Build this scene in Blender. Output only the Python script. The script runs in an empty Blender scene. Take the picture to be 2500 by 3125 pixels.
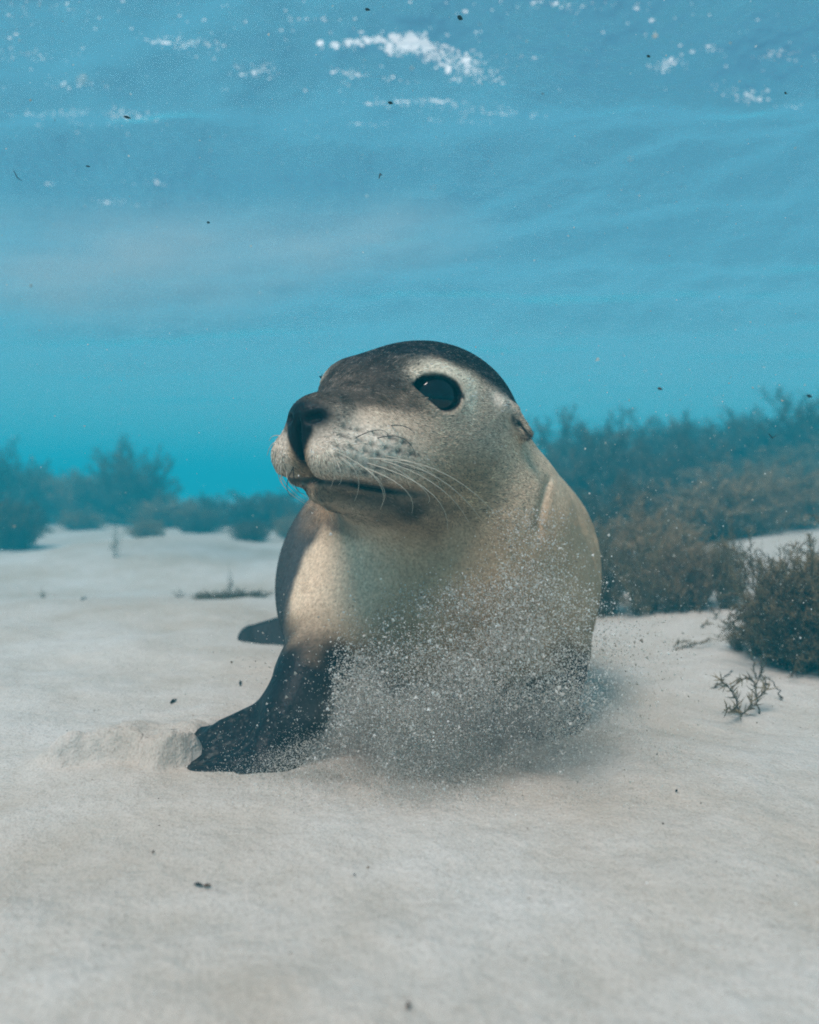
import bpy, math, random
import numpy as np

# ------------------------------------------------------------------ camera, world, sun, exposure
scene = bpy.context.scene
COL = scene.collection
CAM_H = 0.32
FPX = 2450.0                      # focal length in photograph pixels (3125 high)
PITCH = math.atan((1562.5 - 1500.0) / FPX)

cam_data = bpy.data.cameras.new('camera')
cam = bpy.data.objects.new('camera', cam_data)
COL.objects.link(cam)
cam.location = (0, 0, CAM_H)
cam.rotation_euler = (math.pi / 2 - PITCH, 0, 0)
cam_data.sensor_fit = 'VERTICAL'
cam_data.sensor_height = 24.0
cam_data.sensor_width = 19.2
cam_data.lens = 24.0 * FPX / 3125.0
cam_data.clip_start = 0.02
cam_data.clip_end = 400
cam_data.dof.use_dof = True
cam_data.dof.focus_distance = 0.93
cam_data.dof.aperture_fstop = 2.1
scene.camera = cam

SUN_EL, SUN_AZ = math.radians(60), math.radians(-147)     # azimuth from +Y (ahead), negative = to the left
sun_dir = (math.sin(SUN_AZ) * math.cos(SUN_EL), math.cos(SUN_AZ) * math.cos(SUN_EL), math.sin(SUN_EL))

world = bpy.data.worlds.new('World')
scene.world = world
world.use_nodes = True
wn = world.node_tree.nodes
wn.clear()
sky = wn.new('ShaderNodeTexSky')
sky.sky_type = 'NISHITA'
sky.sun_disc = False
sky.sun_elevation = SUN_EL
sky.sun_rotation = SUN_AZ
bg = wn.new('ShaderNodeBackground')
bg.inputs['Strength'].default_value = 0.08
wo = wn.new('ShaderNodeOutputWorld')
world.node_tree.links.new(sky.outputs[0], bg.inputs[0])
world.node_tree.links.new(bg.outputs[0], wo.inputs[0])

sun_data = bpy.data.lights.new('sun', 'SUN')
sun_data.energy = 5.0
sun_data.angle = math.radians(22)
sun_data.color = (1.0, 0.85, 0.78)
sun = bpy.data.objects.new('sun', sun_data)
COL.objects.link(sun)
from mathutils import Vector
sun.rotation_euler = Vector(sun_dir).to_track_quat('Z', 'Y').to_euler()

scene.view_settings.view_transform = 'Standard'
scene.view_settings.look = 'None'
scene.view_settings.exposure = 0.18
scene.view_settings.gamma = 1.0
scene.render.engine = 'CYCLES'
scene.cycles.use_denoising = True
scene.cycles.denoiser = 'OPENIMAGEDENOISE'
scene.cycles.denoising_input_passes = 'RGB_ALBEDO_NORMAL'
scene.cycles.denoising_prefilter = 'NONE'
scene.cycles.filter_width = 1.9
scene.cycles.max_bounces = 6
scene.cycles.diffuse_bounces = 3
scene.cycles.glossy_bounces = 2
scene.cycles.transmission_bounces = 4
scene.cycles.volume_bounces = 1
scene.cycles.use_adaptive_sampling = True
scene.cycles.adaptive_threshold = 0.01
scene.cycles.transparent_max_bounces = 12
scene.cycles.sample_clamp_indirect = 1.5


# ------------------------------------------------------------------ helpers
def px(x, y, depth):
    """photograph pixel and distance along the ground axis (Y) -> world point"""
    dx = (x - 1250.0) / FPX
    dz = (1562.5 - y) / FPX
    c, s = math.cos(PITCH), math.sin(PITCH)
    # camera frame: right, up, forward
    fy = c + dz * s
    fz = -s + dz * c
    k = depth / fy
    return np.array([dx * k, depth, CAM_H + fz * k])


def gp(x, y, z=0.0):
    """photograph pixel -> point on the level z"""
    a = px(x, y, 1.0) - np.array([0, 0, CAM_H])
    k = (z - CAM_H) / a[2]
    return np.array([a[0] * k, a[1] * k, z])


def tag(o, label=None, category=None, group=None, kind=None):
    if label: o['label'] = label
    if category: o['category'] = category
    if group: o['group'] = group
    if kind: o['kind'] = kind
    return o


def link(o, parent=None):
    COL.objects.link(o)
    if parent is not None:
        o.parent = parent
    return o


def empty(name, loc, rz=0.0):
    o = bpy.data.objects.new(name, None)
    COL.objects.link(o)
    o.location = loc
    o.rotation_euler = (0, 0, rz)
    o.empty_display_size = 0.05
    return o


def mesh_np(name, V, F, smooth=True):
    """V (n,3), F (m,3) or (m,4) integer array -> mesh"""
    V = np.ascontiguousarray(V, dtype=np.float32)
    F = np.ascontiguousarray(F, dtype=np.int32)
    me = bpy.data.meshes.new(name)
    n, m, k = len(V), len(F), F.shape[1]
    me.vertices.add(n)
    me.vertices.foreach_set('co', V.ravel())
    me.loops.add(m * k)
    me.loops.foreach_set('vertex_index', F.ravel())
    me.polygons.add(m)
    me.polygons.foreach_set('loop_start', np.arange(0, m * k, k, dtype=np.int32))
    me.polygons.foreach_set('use_smooth', np.full(m, bool(smooth)))
    me.update(calc_edges=True)
    me.validate()
    return me


def obj(name, me, mat, parent=None):
    o = bpy.data.objects.new(name, me)
    if mat is not None:
        me.materials.append(mat)
    return link(o, parent)


def vnoise2(x, y, seed=0):
    """smooth value noise in 2-D, -1..1"""
    xi, yi = np.floor(x).astype(np.int64), np.floor(y).astype(np.int64)
    xf, yf = x - xi, y - yi
    u, v = xf * xf * xf * (xf * (xf * 6 - 15) + 10), yf * yf * yf * (yf * (yf * 6 - 15) + 10)

    def h(a, b):
        n = (a * 374761393 + b * 668265263 + seed * 974634777) & 0xFFFFFFFF
        n = ((n ^ (n >> 13)) * 1274126177) & 0xFFFFFFFF
        return ((n ^ (n >> 16)) & 0xFFFF) / 32767.5 - 1.0
    return ((h(xi, yi) * (1 - u) + h(xi + 1, yi) * u) * (1 - v)
            + (h(xi, yi + 1) * (1 - u) + h(xi + 1, yi + 1) * u) * v)


def fbm2(x, y, seed=0, octaves=4):
    t, a = 0.0, 1.0
    for i in range(octaves):
        t = t + a * vnoise2(x * 2 ** i + 17.3 * i, y * 2 ** i - 9.1 * i, seed + i)
        a *= 0.5
    return t


def vnoise3(p, seed=0):
    i = np.floor(p).astype(np.int64)
    f = p - i
    f = f * f * f * (f * (f * 6 - 15) + 10)

    def h(a, b, c):
        n = (a * 374761393 + b * 668265263 + c * 2147483647 + seed * 974634777) & 0xFFFFFFFF
        n = ((n ^ (n >> 13)) * 1274126177) & 0xFFFFFFFF
        return ((n ^ (n >> 16)) & 0xFFFF) / 32767.5 - 1.0
    r = 0.0
    for dx in (0, 1):
        for dy in (0, 1):
            for dz in (0, 1):
                w = ((f[:, 0] if dx else 1 - f[:, 0]) * (f[:, 1] if dy else 1 - f[:, 1]) * (f[:, 2] if dz else 1 - f[:, 2]))
                r = r + w * h(i[:, 0] + dx, i[:, 1] + dy, i[:, 2] + dz)
    return r


def smooth01(a, b, x):
    t = np.clip((x - a) / (b - a), 0, 1)
    return t * t * (3 - 2 * t)


class Mat:
    """small node-graph builder"""
    def __init__(self, name):
        self.m = bpy.data.materials.new(name)
        self.m.use_nodes = True
        self.t = self.m.node_tree
        self.t.nodes.clear()
        self.out = self.t.nodes.new('ShaderNodeOutputMaterial')

    def n(self, kind, **kw):
        nd = self.t.nodes.new('ShaderNode' + kind)
        for k, v in kw.items():
            if hasattr(nd, k) and k not in nd.inputs:
                setattr(nd, k, v)
            else:
                nd.inputs[k].default_value = v
        return nd

    def l(self, a, b):
        self.t.links.new(a, b)

    def ramp(self, fac, stops):
        r = self.t.nodes.new('ShaderNodeValToRGB')
        e = r.color_ramp.elements
        while len(e) < len(stops):
            e.new(0.5)
        for el, (p, c) in zip(e, stops):
            el.position = p
            el.color = (*c, 1) if len(c) == 3 else c
        self.l(fac, r.inputs[0])
        return r


# ------------------------------------------------------------------ sea floor
def floor_h(x, y):
    """height of the sand at x, y (arrays)"""
    z = 0.016 * fbm2(x * 1.6 + 3, y * 1.6, 5, 3) * smooth01(0.0, 1.2, np.hypot(x, y))
    z = z + 0.004 * fbm2(x * 7, y * 7, 21, 3)
    z = z + 0.0035 * vnoise2(x * 6.0 + y * 3.5, y * 9.0 - x * 2.0, 33) * smooth01(4.0, 1.5, y)
    # low ridge left of and behind the animal
    z = z + 0.018 * np.exp(-((y - 2.20 - 0.12 * np.sin(x * 2.3)) / 0.28) ** 2) * smooth01(0.2, -0.5, x)
    # hollow behind it, then the bank the far weed grows on
    z = z - 0.05 * np.exp(-((y - 3.0) / 0.5) ** 2) * smooth01(0.3, -0.4, x)
    z = z + 0.05 * smooth01(3.2, 8.0, y) * fbm2(x * 0.5, y * 0.5, 40, 3)
    z = z + 0.07 * np.exp(-((x + 1.35) / 0.7) ** 2 - ((y - 4.1) / 0.6) ** 2) - 0.05 * np.exp(-((x + 2.3) / 0.5) ** 2 - ((y - 4.2) / 0.8) ** 2)
    # the right hand side climbs to a bank of sand
    z = z + 0.14 * smooth01(0.35, 1.5, x) * smooth01(1.2, 2.4, y)
    z = z + 0.15 * smooth01(1.5, 2.4, x + 0.15 * fbm2(y, x, 9, 2)) * smooth01(2.0, 4.0, y)
    # shallow drift edge right, in front of the weed
    z = z + 0.02 * smooth01(0.30, 0.5, x - 0.25 * (y - 1.3)) * smooth01(1.0, 1.6, y)
    # hollow the animal has scooped out under its chest
    z = z - 0.02 * np.exp(-((x - 0.03) / 0.22) ** 2 - ((y - 1.05) / 0.2) ** 2)
    # sand heaped over the left fore flipper, with a crumbling front edge
    edge = 0.014 * fbm2(x * 24, y * 24, 77, 4)
    yy = y + edge
    front = 0.925 + 0.016 * np.sin((x + 0.30) * 24) - 0.030 * np.exp(-((x + 0.275) / 0.03) ** 2)
    m = smooth01(front, front + 0.010, yy) * smooth01(1.10, 1.00, yy)
    m = m * smooth01(-0.45, -0.38, x + 0.3 * edge) * smooth01(-0.235, -0.275, x + 1.5 * edge)
    z = z + m * (0.015 + 0.005 * fbm2(x * 40, y * 40, 88, 4) + 0.020 * np.exp(-((yy - front - 0.016) / 0.013) ** 2))
    return z


def axis(fine0, fine1, step, lo, hi, grow=1.09):
    a = list(np.arange(fine0, fine1 + 1e-9, step))
    s = step
    while a[-1] < hi:
        s *= grow
        a.append(a[-1] + s)
    s = step
    while a[0] > lo:
        s *= grow
        a.insert(0, a[0] - s)
    return np.array(a)


def sheet(name, xs, ys, hfun, mat):
    X, Y = np.meshgrid(xs, ys)
    V = np.stack([X.ravel(), Y.ravel(), hfun(X, Y).ravel()], 1)
    nx, ny = len(xs), len(ys)
    i = (np.arange(ny - 1)[:, None] * nx + np.arange(nx - 1)[None]).ravel()
    F = np.stack([i, i + 1, i + nx + 1, i + nx], 1)
    return obj(name, mesh_np(name, V, F), mat)


def sand_material():
    s = Mat('sand')
    geo = s.n('NewGeometry')
    pos = geo.outputs['Position']
    big = s.n('TexNoise', Scale=2.3, Detail=4.0, Roughness=0.6)
    mid = s.n('TexNoise', Scale=14.0, Detail=5.0, Roughness=0.65)
    fine = s.n('TexNoise', Scale=420.0, Detail=3.0, Roughness=0.7)
    grain = s.n('TexVoronoi', Scale=520.0)
    for t in (big, mid, fine, grain):
        s.l(pos, t.inputs['Vector'])
    c1 = s.ramp(big.outputs[0], [(0.36, (0.50, 0.43, 0.365)), (0.62, (0.59, 0.545, 0.50))])
    c2 = s.ramp(mid.outputs[0], [(0.30, (0.82, 0.80, 0.76)), (0.62, (1, 1, 1))])
    mul = s.n('MixRGB', blend_type='MULTIPLY', Fac=0.6)
    s.l(c1.outputs[0], mul.inputs[1]); s.l(c2.outputs[0], mul.inputs[2])
    c3 = s.ramp(grain.outputs['Color'], [(0.05, (0.74, 0.70, 0.66)), (0.35, (0.97, 0.97, 0.97)), (0.9, (1.12, 1.12, 1.12))])
    mul2 = s.n('MixRGB', blend_type='MULTIPLY', Fac=0.75)
    s.l(mul.outputs[0], mul2.inputs[1]); s.l(c3.outputs[0], mul2.inputs[2])
    b = s.n('Bump', Strength=0.35, Distance=0.004)
    s.l(fine.outputs[0], b.inputs['Height'])
    b2 = s.n('Bump', Strength=0.5, Distance=0.025)
    s.l(mid.outputs[0], b2.inputs['Height']); s.l(b.outputs[0], b2.inputs['Normal'])
    p = s.n('BsdfPrincipled', Roughness=0.95)
    p.inputs['Specular IOR Level'].default_value = 0.1
    s.l(mul2.outputs[0], p.inputs['Base Color']); s.l(b2.outputs[0], p.inputs['Normal'])
    s.l(p.outputs[0], s.out.inputs['Surface'])
    return s.m


M_SAND = sand_material()
xs = axis(-0.50, 0.75, 0.005, -45, 45)
ys = axis(0.55, 1.45, 0.005, -45, 60)
sand_floor = sheet('sand_floor', xs, ys, floor_h, M_SAND)
tag(sand_floor, 'pale rippled sand of the sea floor', kind='structure')

# ------------------------------------------------------------------ water surface seen from below
WATER_Z = 1.75
rng = np.random.default_rng(4)
WAVES = [(rng.uniform(0, 2 * math.pi), rng.normal(0, 0.7), l, a) for l, a in
         ((2.6, .050), (1.9, .040), (1.35, .032), (1.0, .026), (0.74, .018), (0.5, .011), (0.36, .007), (0.27, .005))]


def water_h(x, y):
    z = np.zeros_like(x)
    wx = x + 0.22 * vnoise2(x * 0.8, y * 0.8, 3)
    wy = y + 0.22 * vnoise2(x * 0.8 + 9, y * 0.8, 8)
    for ph, ang, l, a in WAVES:
        k = 2 * math.pi / l
        t = k * (wx * math.sin(ang) + wy * math.cos(ang)) + ph
        z = z + a * np.sin(t)
    fade = 1.0 / (1 + (np.hypot(x, y) / 14) ** 2)
    return WATER_Z + z * fade


def water_material():
    s = Mat('water_surface')
    geo = s.n('NewGeometry')
    mp = s.n('Mapping')
    mp.inputs['Scale'].default_value = (1.0, 1.0, 0.2)
    s.l(geo.outputs['Position'], mp.inputs[0])
    rip = s.n('TexNoise', Scale=26.0, Detail=3.0, Roughness=0.55)
    rip2 = s.n('TexNoise', Scale=7.0, Detail=2.0, Roughness=0.5)
    s.l(mp.outputs[0], rip.inputs['Vector']); s.l(mp.outputs[0], rip2.inputs['Vector'])
    b = s.n('Bump', Strength=0.6, Distance=0.02)
    s.l(rip.outputs[0], b.inputs['Height'])
    b2 = s.n('Bump', Strength=0.6, Distance=0.06)
    s.l(rip2.outputs[0], b2.inputs['Height']); s.l(b.outputs[0], b2.inputs['Normal'])
    g = s.n('BsdfGlass', Roughness=0.06, IOR=1.33)
    g.inputs['Color'].default_value = (0.62, 0.92, 1.0, 1)
    s.l(b2.outputs[0], g.inputs['Normal'])
    t = s.n('BsdfTransparent')
    t.inputs[0].default_value = (0.97, 0.985, 1, 1)
    mx = s.n('MixShader')
    mx.inputs[0].default_value = 0.19
    s.l(t.outputs[0], mx.inputs[1]); s.l(g.outputs[0], mx.inputs[2])
    tl = s.n('BsdfTranslucent')                                 # translucent turquoise added to brighten the surface
    tl.inputs[0].default_value = (0.13, 0.58, 0.72, 1)
    s.l(b2.outputs[0], tl.inputs['Normal'])
    mx2 = s.n('MixShader')
    mx2.inputs[0].default_value = 0.20
    s.l(mx.outputs[0], mx2.inputs[1]); s.l(tl.outputs[0], mx2.inputs[2])
    s.l(mx2.outputs[0], s.out.inputs['Surface'])
    return s.m


M_WATER = water_material()
xw = axis(-3.2, 3.2, 0.04, -48, 48, 1.08)
yw = axis(0.8, 6.0, 0.04, -48, 62, 1.08)
water_surface = sheet('water_surface', xw, yw, water_h, M_WATER)
tag(water_surface, 'rippled underside of the sea surface with sun glints', kind='structure')


# ------------------------------------------------------------------ the water itself: one box of even haze
def build_haze():
    s = Mat('sea_haze')
    v = s.n('VolumePrincipled')
    v.inputs['Color'].default_value = (0.02, 0.60, 0.78, 1)
    v.inputs['Density'].default_value = 0.085
    v.inputs['Anisotropy'].default_value = 0.0
    v.inputs['Absorption Color'].default_value = (0, 0, 0, 1)
    s.l(v.outputs[0], s.out.inputs['Volume'])
    x0, x1, y0, y1, z0, z1 = -80, 80, -80, 95, -1.3, 2.2
    V = np.array([(x, y, z) for x in (x0, x1) for y in (y0, y1) for z in (z0, z1)])
    F = np.array([(0, 1, 3, 2), (4, 6, 7, 5), (0, 4, 5, 1), (2, 3, 7, 6), (0, 2, 6, 4), (1, 5, 7, 3)])
    o = obj('haze', mesh_np('haze', V, F, smooth=False), s.m)
    tag(o, 'blue green sea water haze filling the scene', kind='stuff')


build_haze()


# ------------------------------------------------------------------ sea lion: one continuous body surface from a distance field
def V3(*a):
    return np.array(a, dtype=np.float64)


_yaw, _pit, _rol = (math.radians(v) for v in (36, 6, 3))
HF = V3(-math.sin(_yaw) * math.cos(_pit), -math.cos(_yaw) * math.cos(_pit), math.sin(_pit))     # where the muzzle points
_s0 = V3(math.cos(_yaw), -math.sin(_yaw), 0)
_u0 = np.cross(HF, _s0)
HS = _s0 * math.cos(_rol) - _u0 * math.sin(_rol)                # the animal's left
HU = _u0 * math.cos(_rol) + _s0 * math.sin(_rol)                # top of the head
HM = V3(-0.0318, 0.9835, 0.4414)                                # midway between the eyes


def head_local(P):
    r = P - HM
    return np.stack([r @ HF, r @ HS, r @ HU], 1)


def head_world(L):
    L = np.asarray(L, dtype=np.float64)
    return HM + L[..., 0:1] * HF + L[..., 1:2] * HS + L[..., 2:3] * HU


def smin(a, b, k):
    h = np.clip(k - np.abs(a - b), 0, None) / k
    return np.minimum(a, b) - h * h * k * 0.25


def smax(a, b, k):
    return -smin(-a, -b, k)


def ell(P, c, r):
    q = (P - np.asarray(c)) / np.asarray(r)
    k0 = np.sqrt((q * q).sum(1)) + 1e-9
    g = q / np.asarray(r)
    k1 = np.sqrt((g * g).sum(1)) + 1e-9
    return k0 * (k0 - 1.0) / k1


def rcone(P, a, b, ra, rb):
    a, b = np.asarray(a), np.asarray(b)
    ba = b - a
    t = np.clip(((P - a) @ ba) / (ba @ ba), 0, 1)
    d = P - a - t[:, None] * ba
    return np.sqrt((d * d).sum(1)) - (ra + (rb - ra) * t)


def blade(P, a, b, wa, wb, thick, up):
    """flat tapered paddle between a and b, half widths wa and wb, half thickness thick, facing up"""
    a, b, up = np.asarray(a), np.asarray(b), np.asarray(up, dtype=float)
    ax = (b - a)
    L = np.linalg.norm(ax)
    ax = ax / L
    up = up - ax * (up @ ax)
    up = up / np.linalg.norm(up)
    wd = np.cross(up, ax)
    r = P - a
    X, Y, Z = r @ ax, r @ wd, r @ up
    t = np.clip(X / L, 0, 1)
    w = wa + (wb - wa) * t
    d2 = np.hypot(X - t * L, Y) - w
    return smax(d2 * 0.9, np.abs(Z) - thick * (1 - 0.45 * t), 0.012)


# points of the body in world space
CHEST = V3(0.037, 1.20, 0.175)
ARM_L = [px(1020, 1920, 1.07), px(945, 2065, 1.0), px(895, 2175, 0.965), px(805, 2305, 0.93)]
ARM_R = [V3(0.14, 1.14, 0.15), V3(0.175, 1.10, 0.085), V3(0.178, 1.085, 0.01)]
EAR0 = V3(-0.112, 0.114, -0.005)
EAR1 = V3(-0.126, 0.136, -0.029)
EYE_N = V3(0.50, 0.84, 0.20)
EYE_N /= np.linalg.norm(EYE_N)
EYE_T = V3(1, 0, 0.16) - EYE_N * (V3(1, 0, 0.16) @ EYE_N)
EYE_T /= np.linalg.norm(EYE_T)
EYE_V = np.cross(EYE_T, EYE_N)
if EYE_V[2] < 0:
    EYE_V = -EYE_V
EYE_R = 0.0362
EYE_C = V3(0.001, 0.081, -0.004) - 0.0235 * EYE_N
# muzzle whisker follicles (f, u) in rows along the pad
FOLL = []
for _r, (_u, _n, _f0) in enumerate([(-0.063, 5, 0.112), (-0.073, 6, 0.121), (-0.084, 6, 0.127), (-0.095, 6, 0.127), (-0.106, 5, 0.122)]):
    for _i in range(_n):
        FOLL.append((_f0 - 0.0148 * _i - 0.003 * (_r % 2), _u - 0.0015 * _i + 0.0012 * math.sin(7 * _i + 3 * _r)))
FOLL = np.array(FOLL)


def mouth_u(f):
    """height of the mouth line along the muzzle"""
    return -0.1185 - 0.003 * smooth01(0.07, 0.0, f) - 0.001 * np.exp(-((f - 0.06) / 0.03) ** 2) - 0.004 * smooth01(0.10, 0.125, f)


def lid_opening(t, v):
    """signed distance-like measure of the eye opening: arched upper lid, straighter lower lid"""
    back = np.sqrt(np.clip(1 - (t / 0.0268) ** 2, 0, 1))
    up = 0.0168 * np.where(t < 0, back, np.sqrt(np.clip(1 - (t / 0.0335) ** 2, 0, 1)))
    lo = 0.0225 * np.where(t < 0, back, np.clip(1 - np.clip(t, 0, 1) / 0.0345, 0, 1) ** 0.8)
    return np.maximum(np.where(v > 0, v - up, -v - lo), np.abs(t - 0.0035) - 0.031)


def sd_head(L):
    f, s, u = L[:, 0], L[:, 1], L[:, 2]
    A = np.stack([f, np.abs(s), u], 1)
    d = ell(A, (-0.095, 0, -0.022), (0.132, 0.110, 0.101))                     # braincase
    d = smin(d, ell(A, (-0.010, 0.0, -0.030), (0.085, 0.074, 0.064)), 0.05)     # brow and face
    d = smin(d, ell(A, (-0.035, 0.045, -0.085), (0.085, 0.058, 0.070)), 0.05)   # cheeks
    d = smin(d, rcone(A, (0.0, 0, -0.060), (0.090, 0, -0.059), 0.064, 0.038), 0.04)     # muzzle bridge
    d = smin(d, ell(A, (0.090, 0.028, -0.094), (0.048, 0.033, 0.035)), 0.020)   # whisker pads
    d = smin(d, rcone(A, (0.055, 0.038, -0.083), (-0.005, 0.052, -0.085), 0.034, 0.030), 0.03)
    d = smin(d, ell(A, (0.112, 0, -0.052), (0.026, 0.029, 0.019)), 0.026)       # nose
    d = smin(d, ell(A, (0.120, 0, -0.070), (0.017, 0.017, 0.030)), 0.016)
    jaw = rcone(A, (-0.03, 0, -0.112), (0.088, 0, -0.125), 0.050, 0.021)
    jaw = smin(jaw, rcone(A, (-0.04, 0.034, -0.118), (0.05, 0.016, -0.126), 0.034, 0.022), 0.02)
    d = smin(d, jaw, 0.012)
    # brow ridge over each eye and bulge of the lids
    d = smin(d, rcone(A, (-0.035, 0.062, 0.016), (0.015, 0.052, 0.010), 0.020, 0.016), 0.04)
    d = smin(d, ell(A, EYE_C, (0.0374, 0.0374, 0.0374)), 0.022)
    # lid opening: round behind, drawn out to a tear corner in front
    q = A - EYE_C
    t, v, n = q @ EYE_T, q @ EYE_V, q @ EYE_N
    d = smax(d, -np.maximum(lid_opening(t, v), -n + 0.006), 0.007)
    # grooves: mouth line, philtrum, nostrils, follicles
    mu = mouth_u(f)
    d = d + (0.009 - 0.005 * smooth01(0.08, 0.105, f)) * np.exp(-((u - mu) / 0.0042) ** 2) * smooth01(0.006, 0.04, f) * smooth01(-0.02, 0.0, d + 0.02)
    d = d + 0.010 * np.exp(-(s / 0.0035) ** 2) * smooth01(0.085, 0.105, f) * smooth01(-0.052, -0.068, u) * smooth01(-0.128, -0.118, u)
    a = np.abs(s)
    for (nf, ns, nu, rr, dep) in ((0.134, 0.013, -0.057, 0.0055, 0.007), (0.130, 0.020, -0.055, 0.005, 0.0065), (0.122, 0.026, -0.057, 0.004, 0.006)):
        d = d + dep * np.exp(-((f - nf) ** 2 + (a - ns) ** 2 + (u - nu) ** 2) / rr ** 2)
    m = np.where((f > 0.02) & (a > 0.016) & (np.abs(d) < 0.025) & (u < -0.05))[0]
    if len(m):
        for (ff, fu) in FOLL:
            d[m] += 0.0022 * np.exp(-((f[m] - ff) ** 2 + (u[m] - fu) ** 2) / 0.0032 ** 2)
    # ear: a small curled cone lying back along the head, hollow below
    ear = smin(rcone(A, EAR0 + V3(0.018, -0.004, 0.004), EAR0, 0.008, 0.0088), rcone(A, EAR0, EAR1, 0.0088, 0.003), 0.006)
    ear = smax(ear, -rcone(A, (EAR0 * 0.75 + EAR1 * 0.25) + V3(0.004, 0.006, -0.0085), EAR1 + V3(0.004, 0.003, -0.006), 0.0075, 0.004), 0.003)
    d = smin(d, ear, 0.008)
    return d


def sd_body(P):
    d = ell(P, CHEST, (0.236, 0.195, 0.215))
    d = smin(d, ell(P, (0.066, 1.38, 0.180), (0.222, 0.27, 0.205)), 0.10)
    d = smin(d, rcone(P, (0.03, 1.50, 0.15), (-0.10, 1.78, 0.075), 0.165, 0.085), 0.10)
    d = smin(d, rcone(P, (-0.10, 1.78, 0.075), (-0.20, 1.76, 0.045), 0.075, 0.04), 0.06)
    d = smin(d, blade(P, (-0.19, 1.70, 0.016), (-0.325, 1.67, 0.010), 0.062, 0.034, 0.026, (0.1, -0.75, 0.65)), 0.03)
    # neck
    n0 = head_world(V3(-0.10, 0.0, -0.045))
    n1 = V3(0.082, 1.125, 0.265)
    d = smin(d, rcone(P, n0, n1, 0.106, 0.134), 0.035)
    d = smin(d, rcone(P, n1, V3(0.090, 1.14, 0.14), 0.134, 0.140), 0.05)
    d = smin(d, rcone(P, n0 + V3(0.01, 0.05, -0.02), V3(0.090, 1.28, 0.23), 0.10, 0.190), 0.05)
    # skin fold down the side of the neck
    xf, zf = P[:, 0] - 0.172 - 0.01 * np.sin(P[:, 2] * 40), P[:, 2]
    d = d + 0.0055 * np.exp(-(xf / 0.0065) ** 2) * smooth01(0.255, 0.275, zf) * smooth01(0.345, 0.325, zf) * (P[:, 1] < 1.16)
    # left-hand fore limb (in the photograph)
    a = ARM_L
    d = smin(d, rcone(P, a[0], a[1], 0.062, 0.038), 0.06)
    d = smin(d, rcone(P, a[1], a[2], 0.038, 0.031), 0.03)
    d = smin(d, rcone(P, a[2], a[3], 0.031, 0.022), 0.025)
    up = V3(0.25, -0.45, 0.85)
    d = smin(d, blade(P, a[2] + V3(0.0, 0, -0.004), a[3] + V3(-0.03, 0.02, -0.008), 0.036, 0.062, 0.016, up), 0.02)
    hand = blade(P, a[3] + V3(-0.02, 0.022, -0.008), V3(-0.43, 0.985, -0.004), 0.064, 0.024, 0.013, (0.08, -0.25, 1))
    ang = np.arctan2(P[:, 1] - (a[2][1] + 0.01), a[2][0] + 0.08 - P[:, 0])
    hand = hand + 0.0022 * np.cos(ang * 26.0) * smooth01(-0.12, -0.20, P[:, 0])        # the five digits
    d = smin(d, hand, 0.02)
    # the other fore limb
    b = ARM_R
    d = smin(d, rcone(P, b[0], b[1], 0.085, 0.056), 0.06)
    d = smin(d, rcone(P, b[1], b[2], 0.054, 0.045), 0.03)
    d = smin(d, blade(P, b[2], V3(0.26, 1.24, -0.03), 0.055, 0.045, 0.016, (0, 0, 1)), 0.02)
    return d


def sd_lion(P):
    d = sd_body(P)
    L = head_local(P)
    m = (np.abs(L[:, 0]) < 0.30) & (np.abs(L[:, 1]) < 0.24) & (np.abs(L[:, 2]) < 0.27)
    if m.any():
        d[m] = smin(d[m], sd_head(L[m]), 0.045)
    return d


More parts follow.
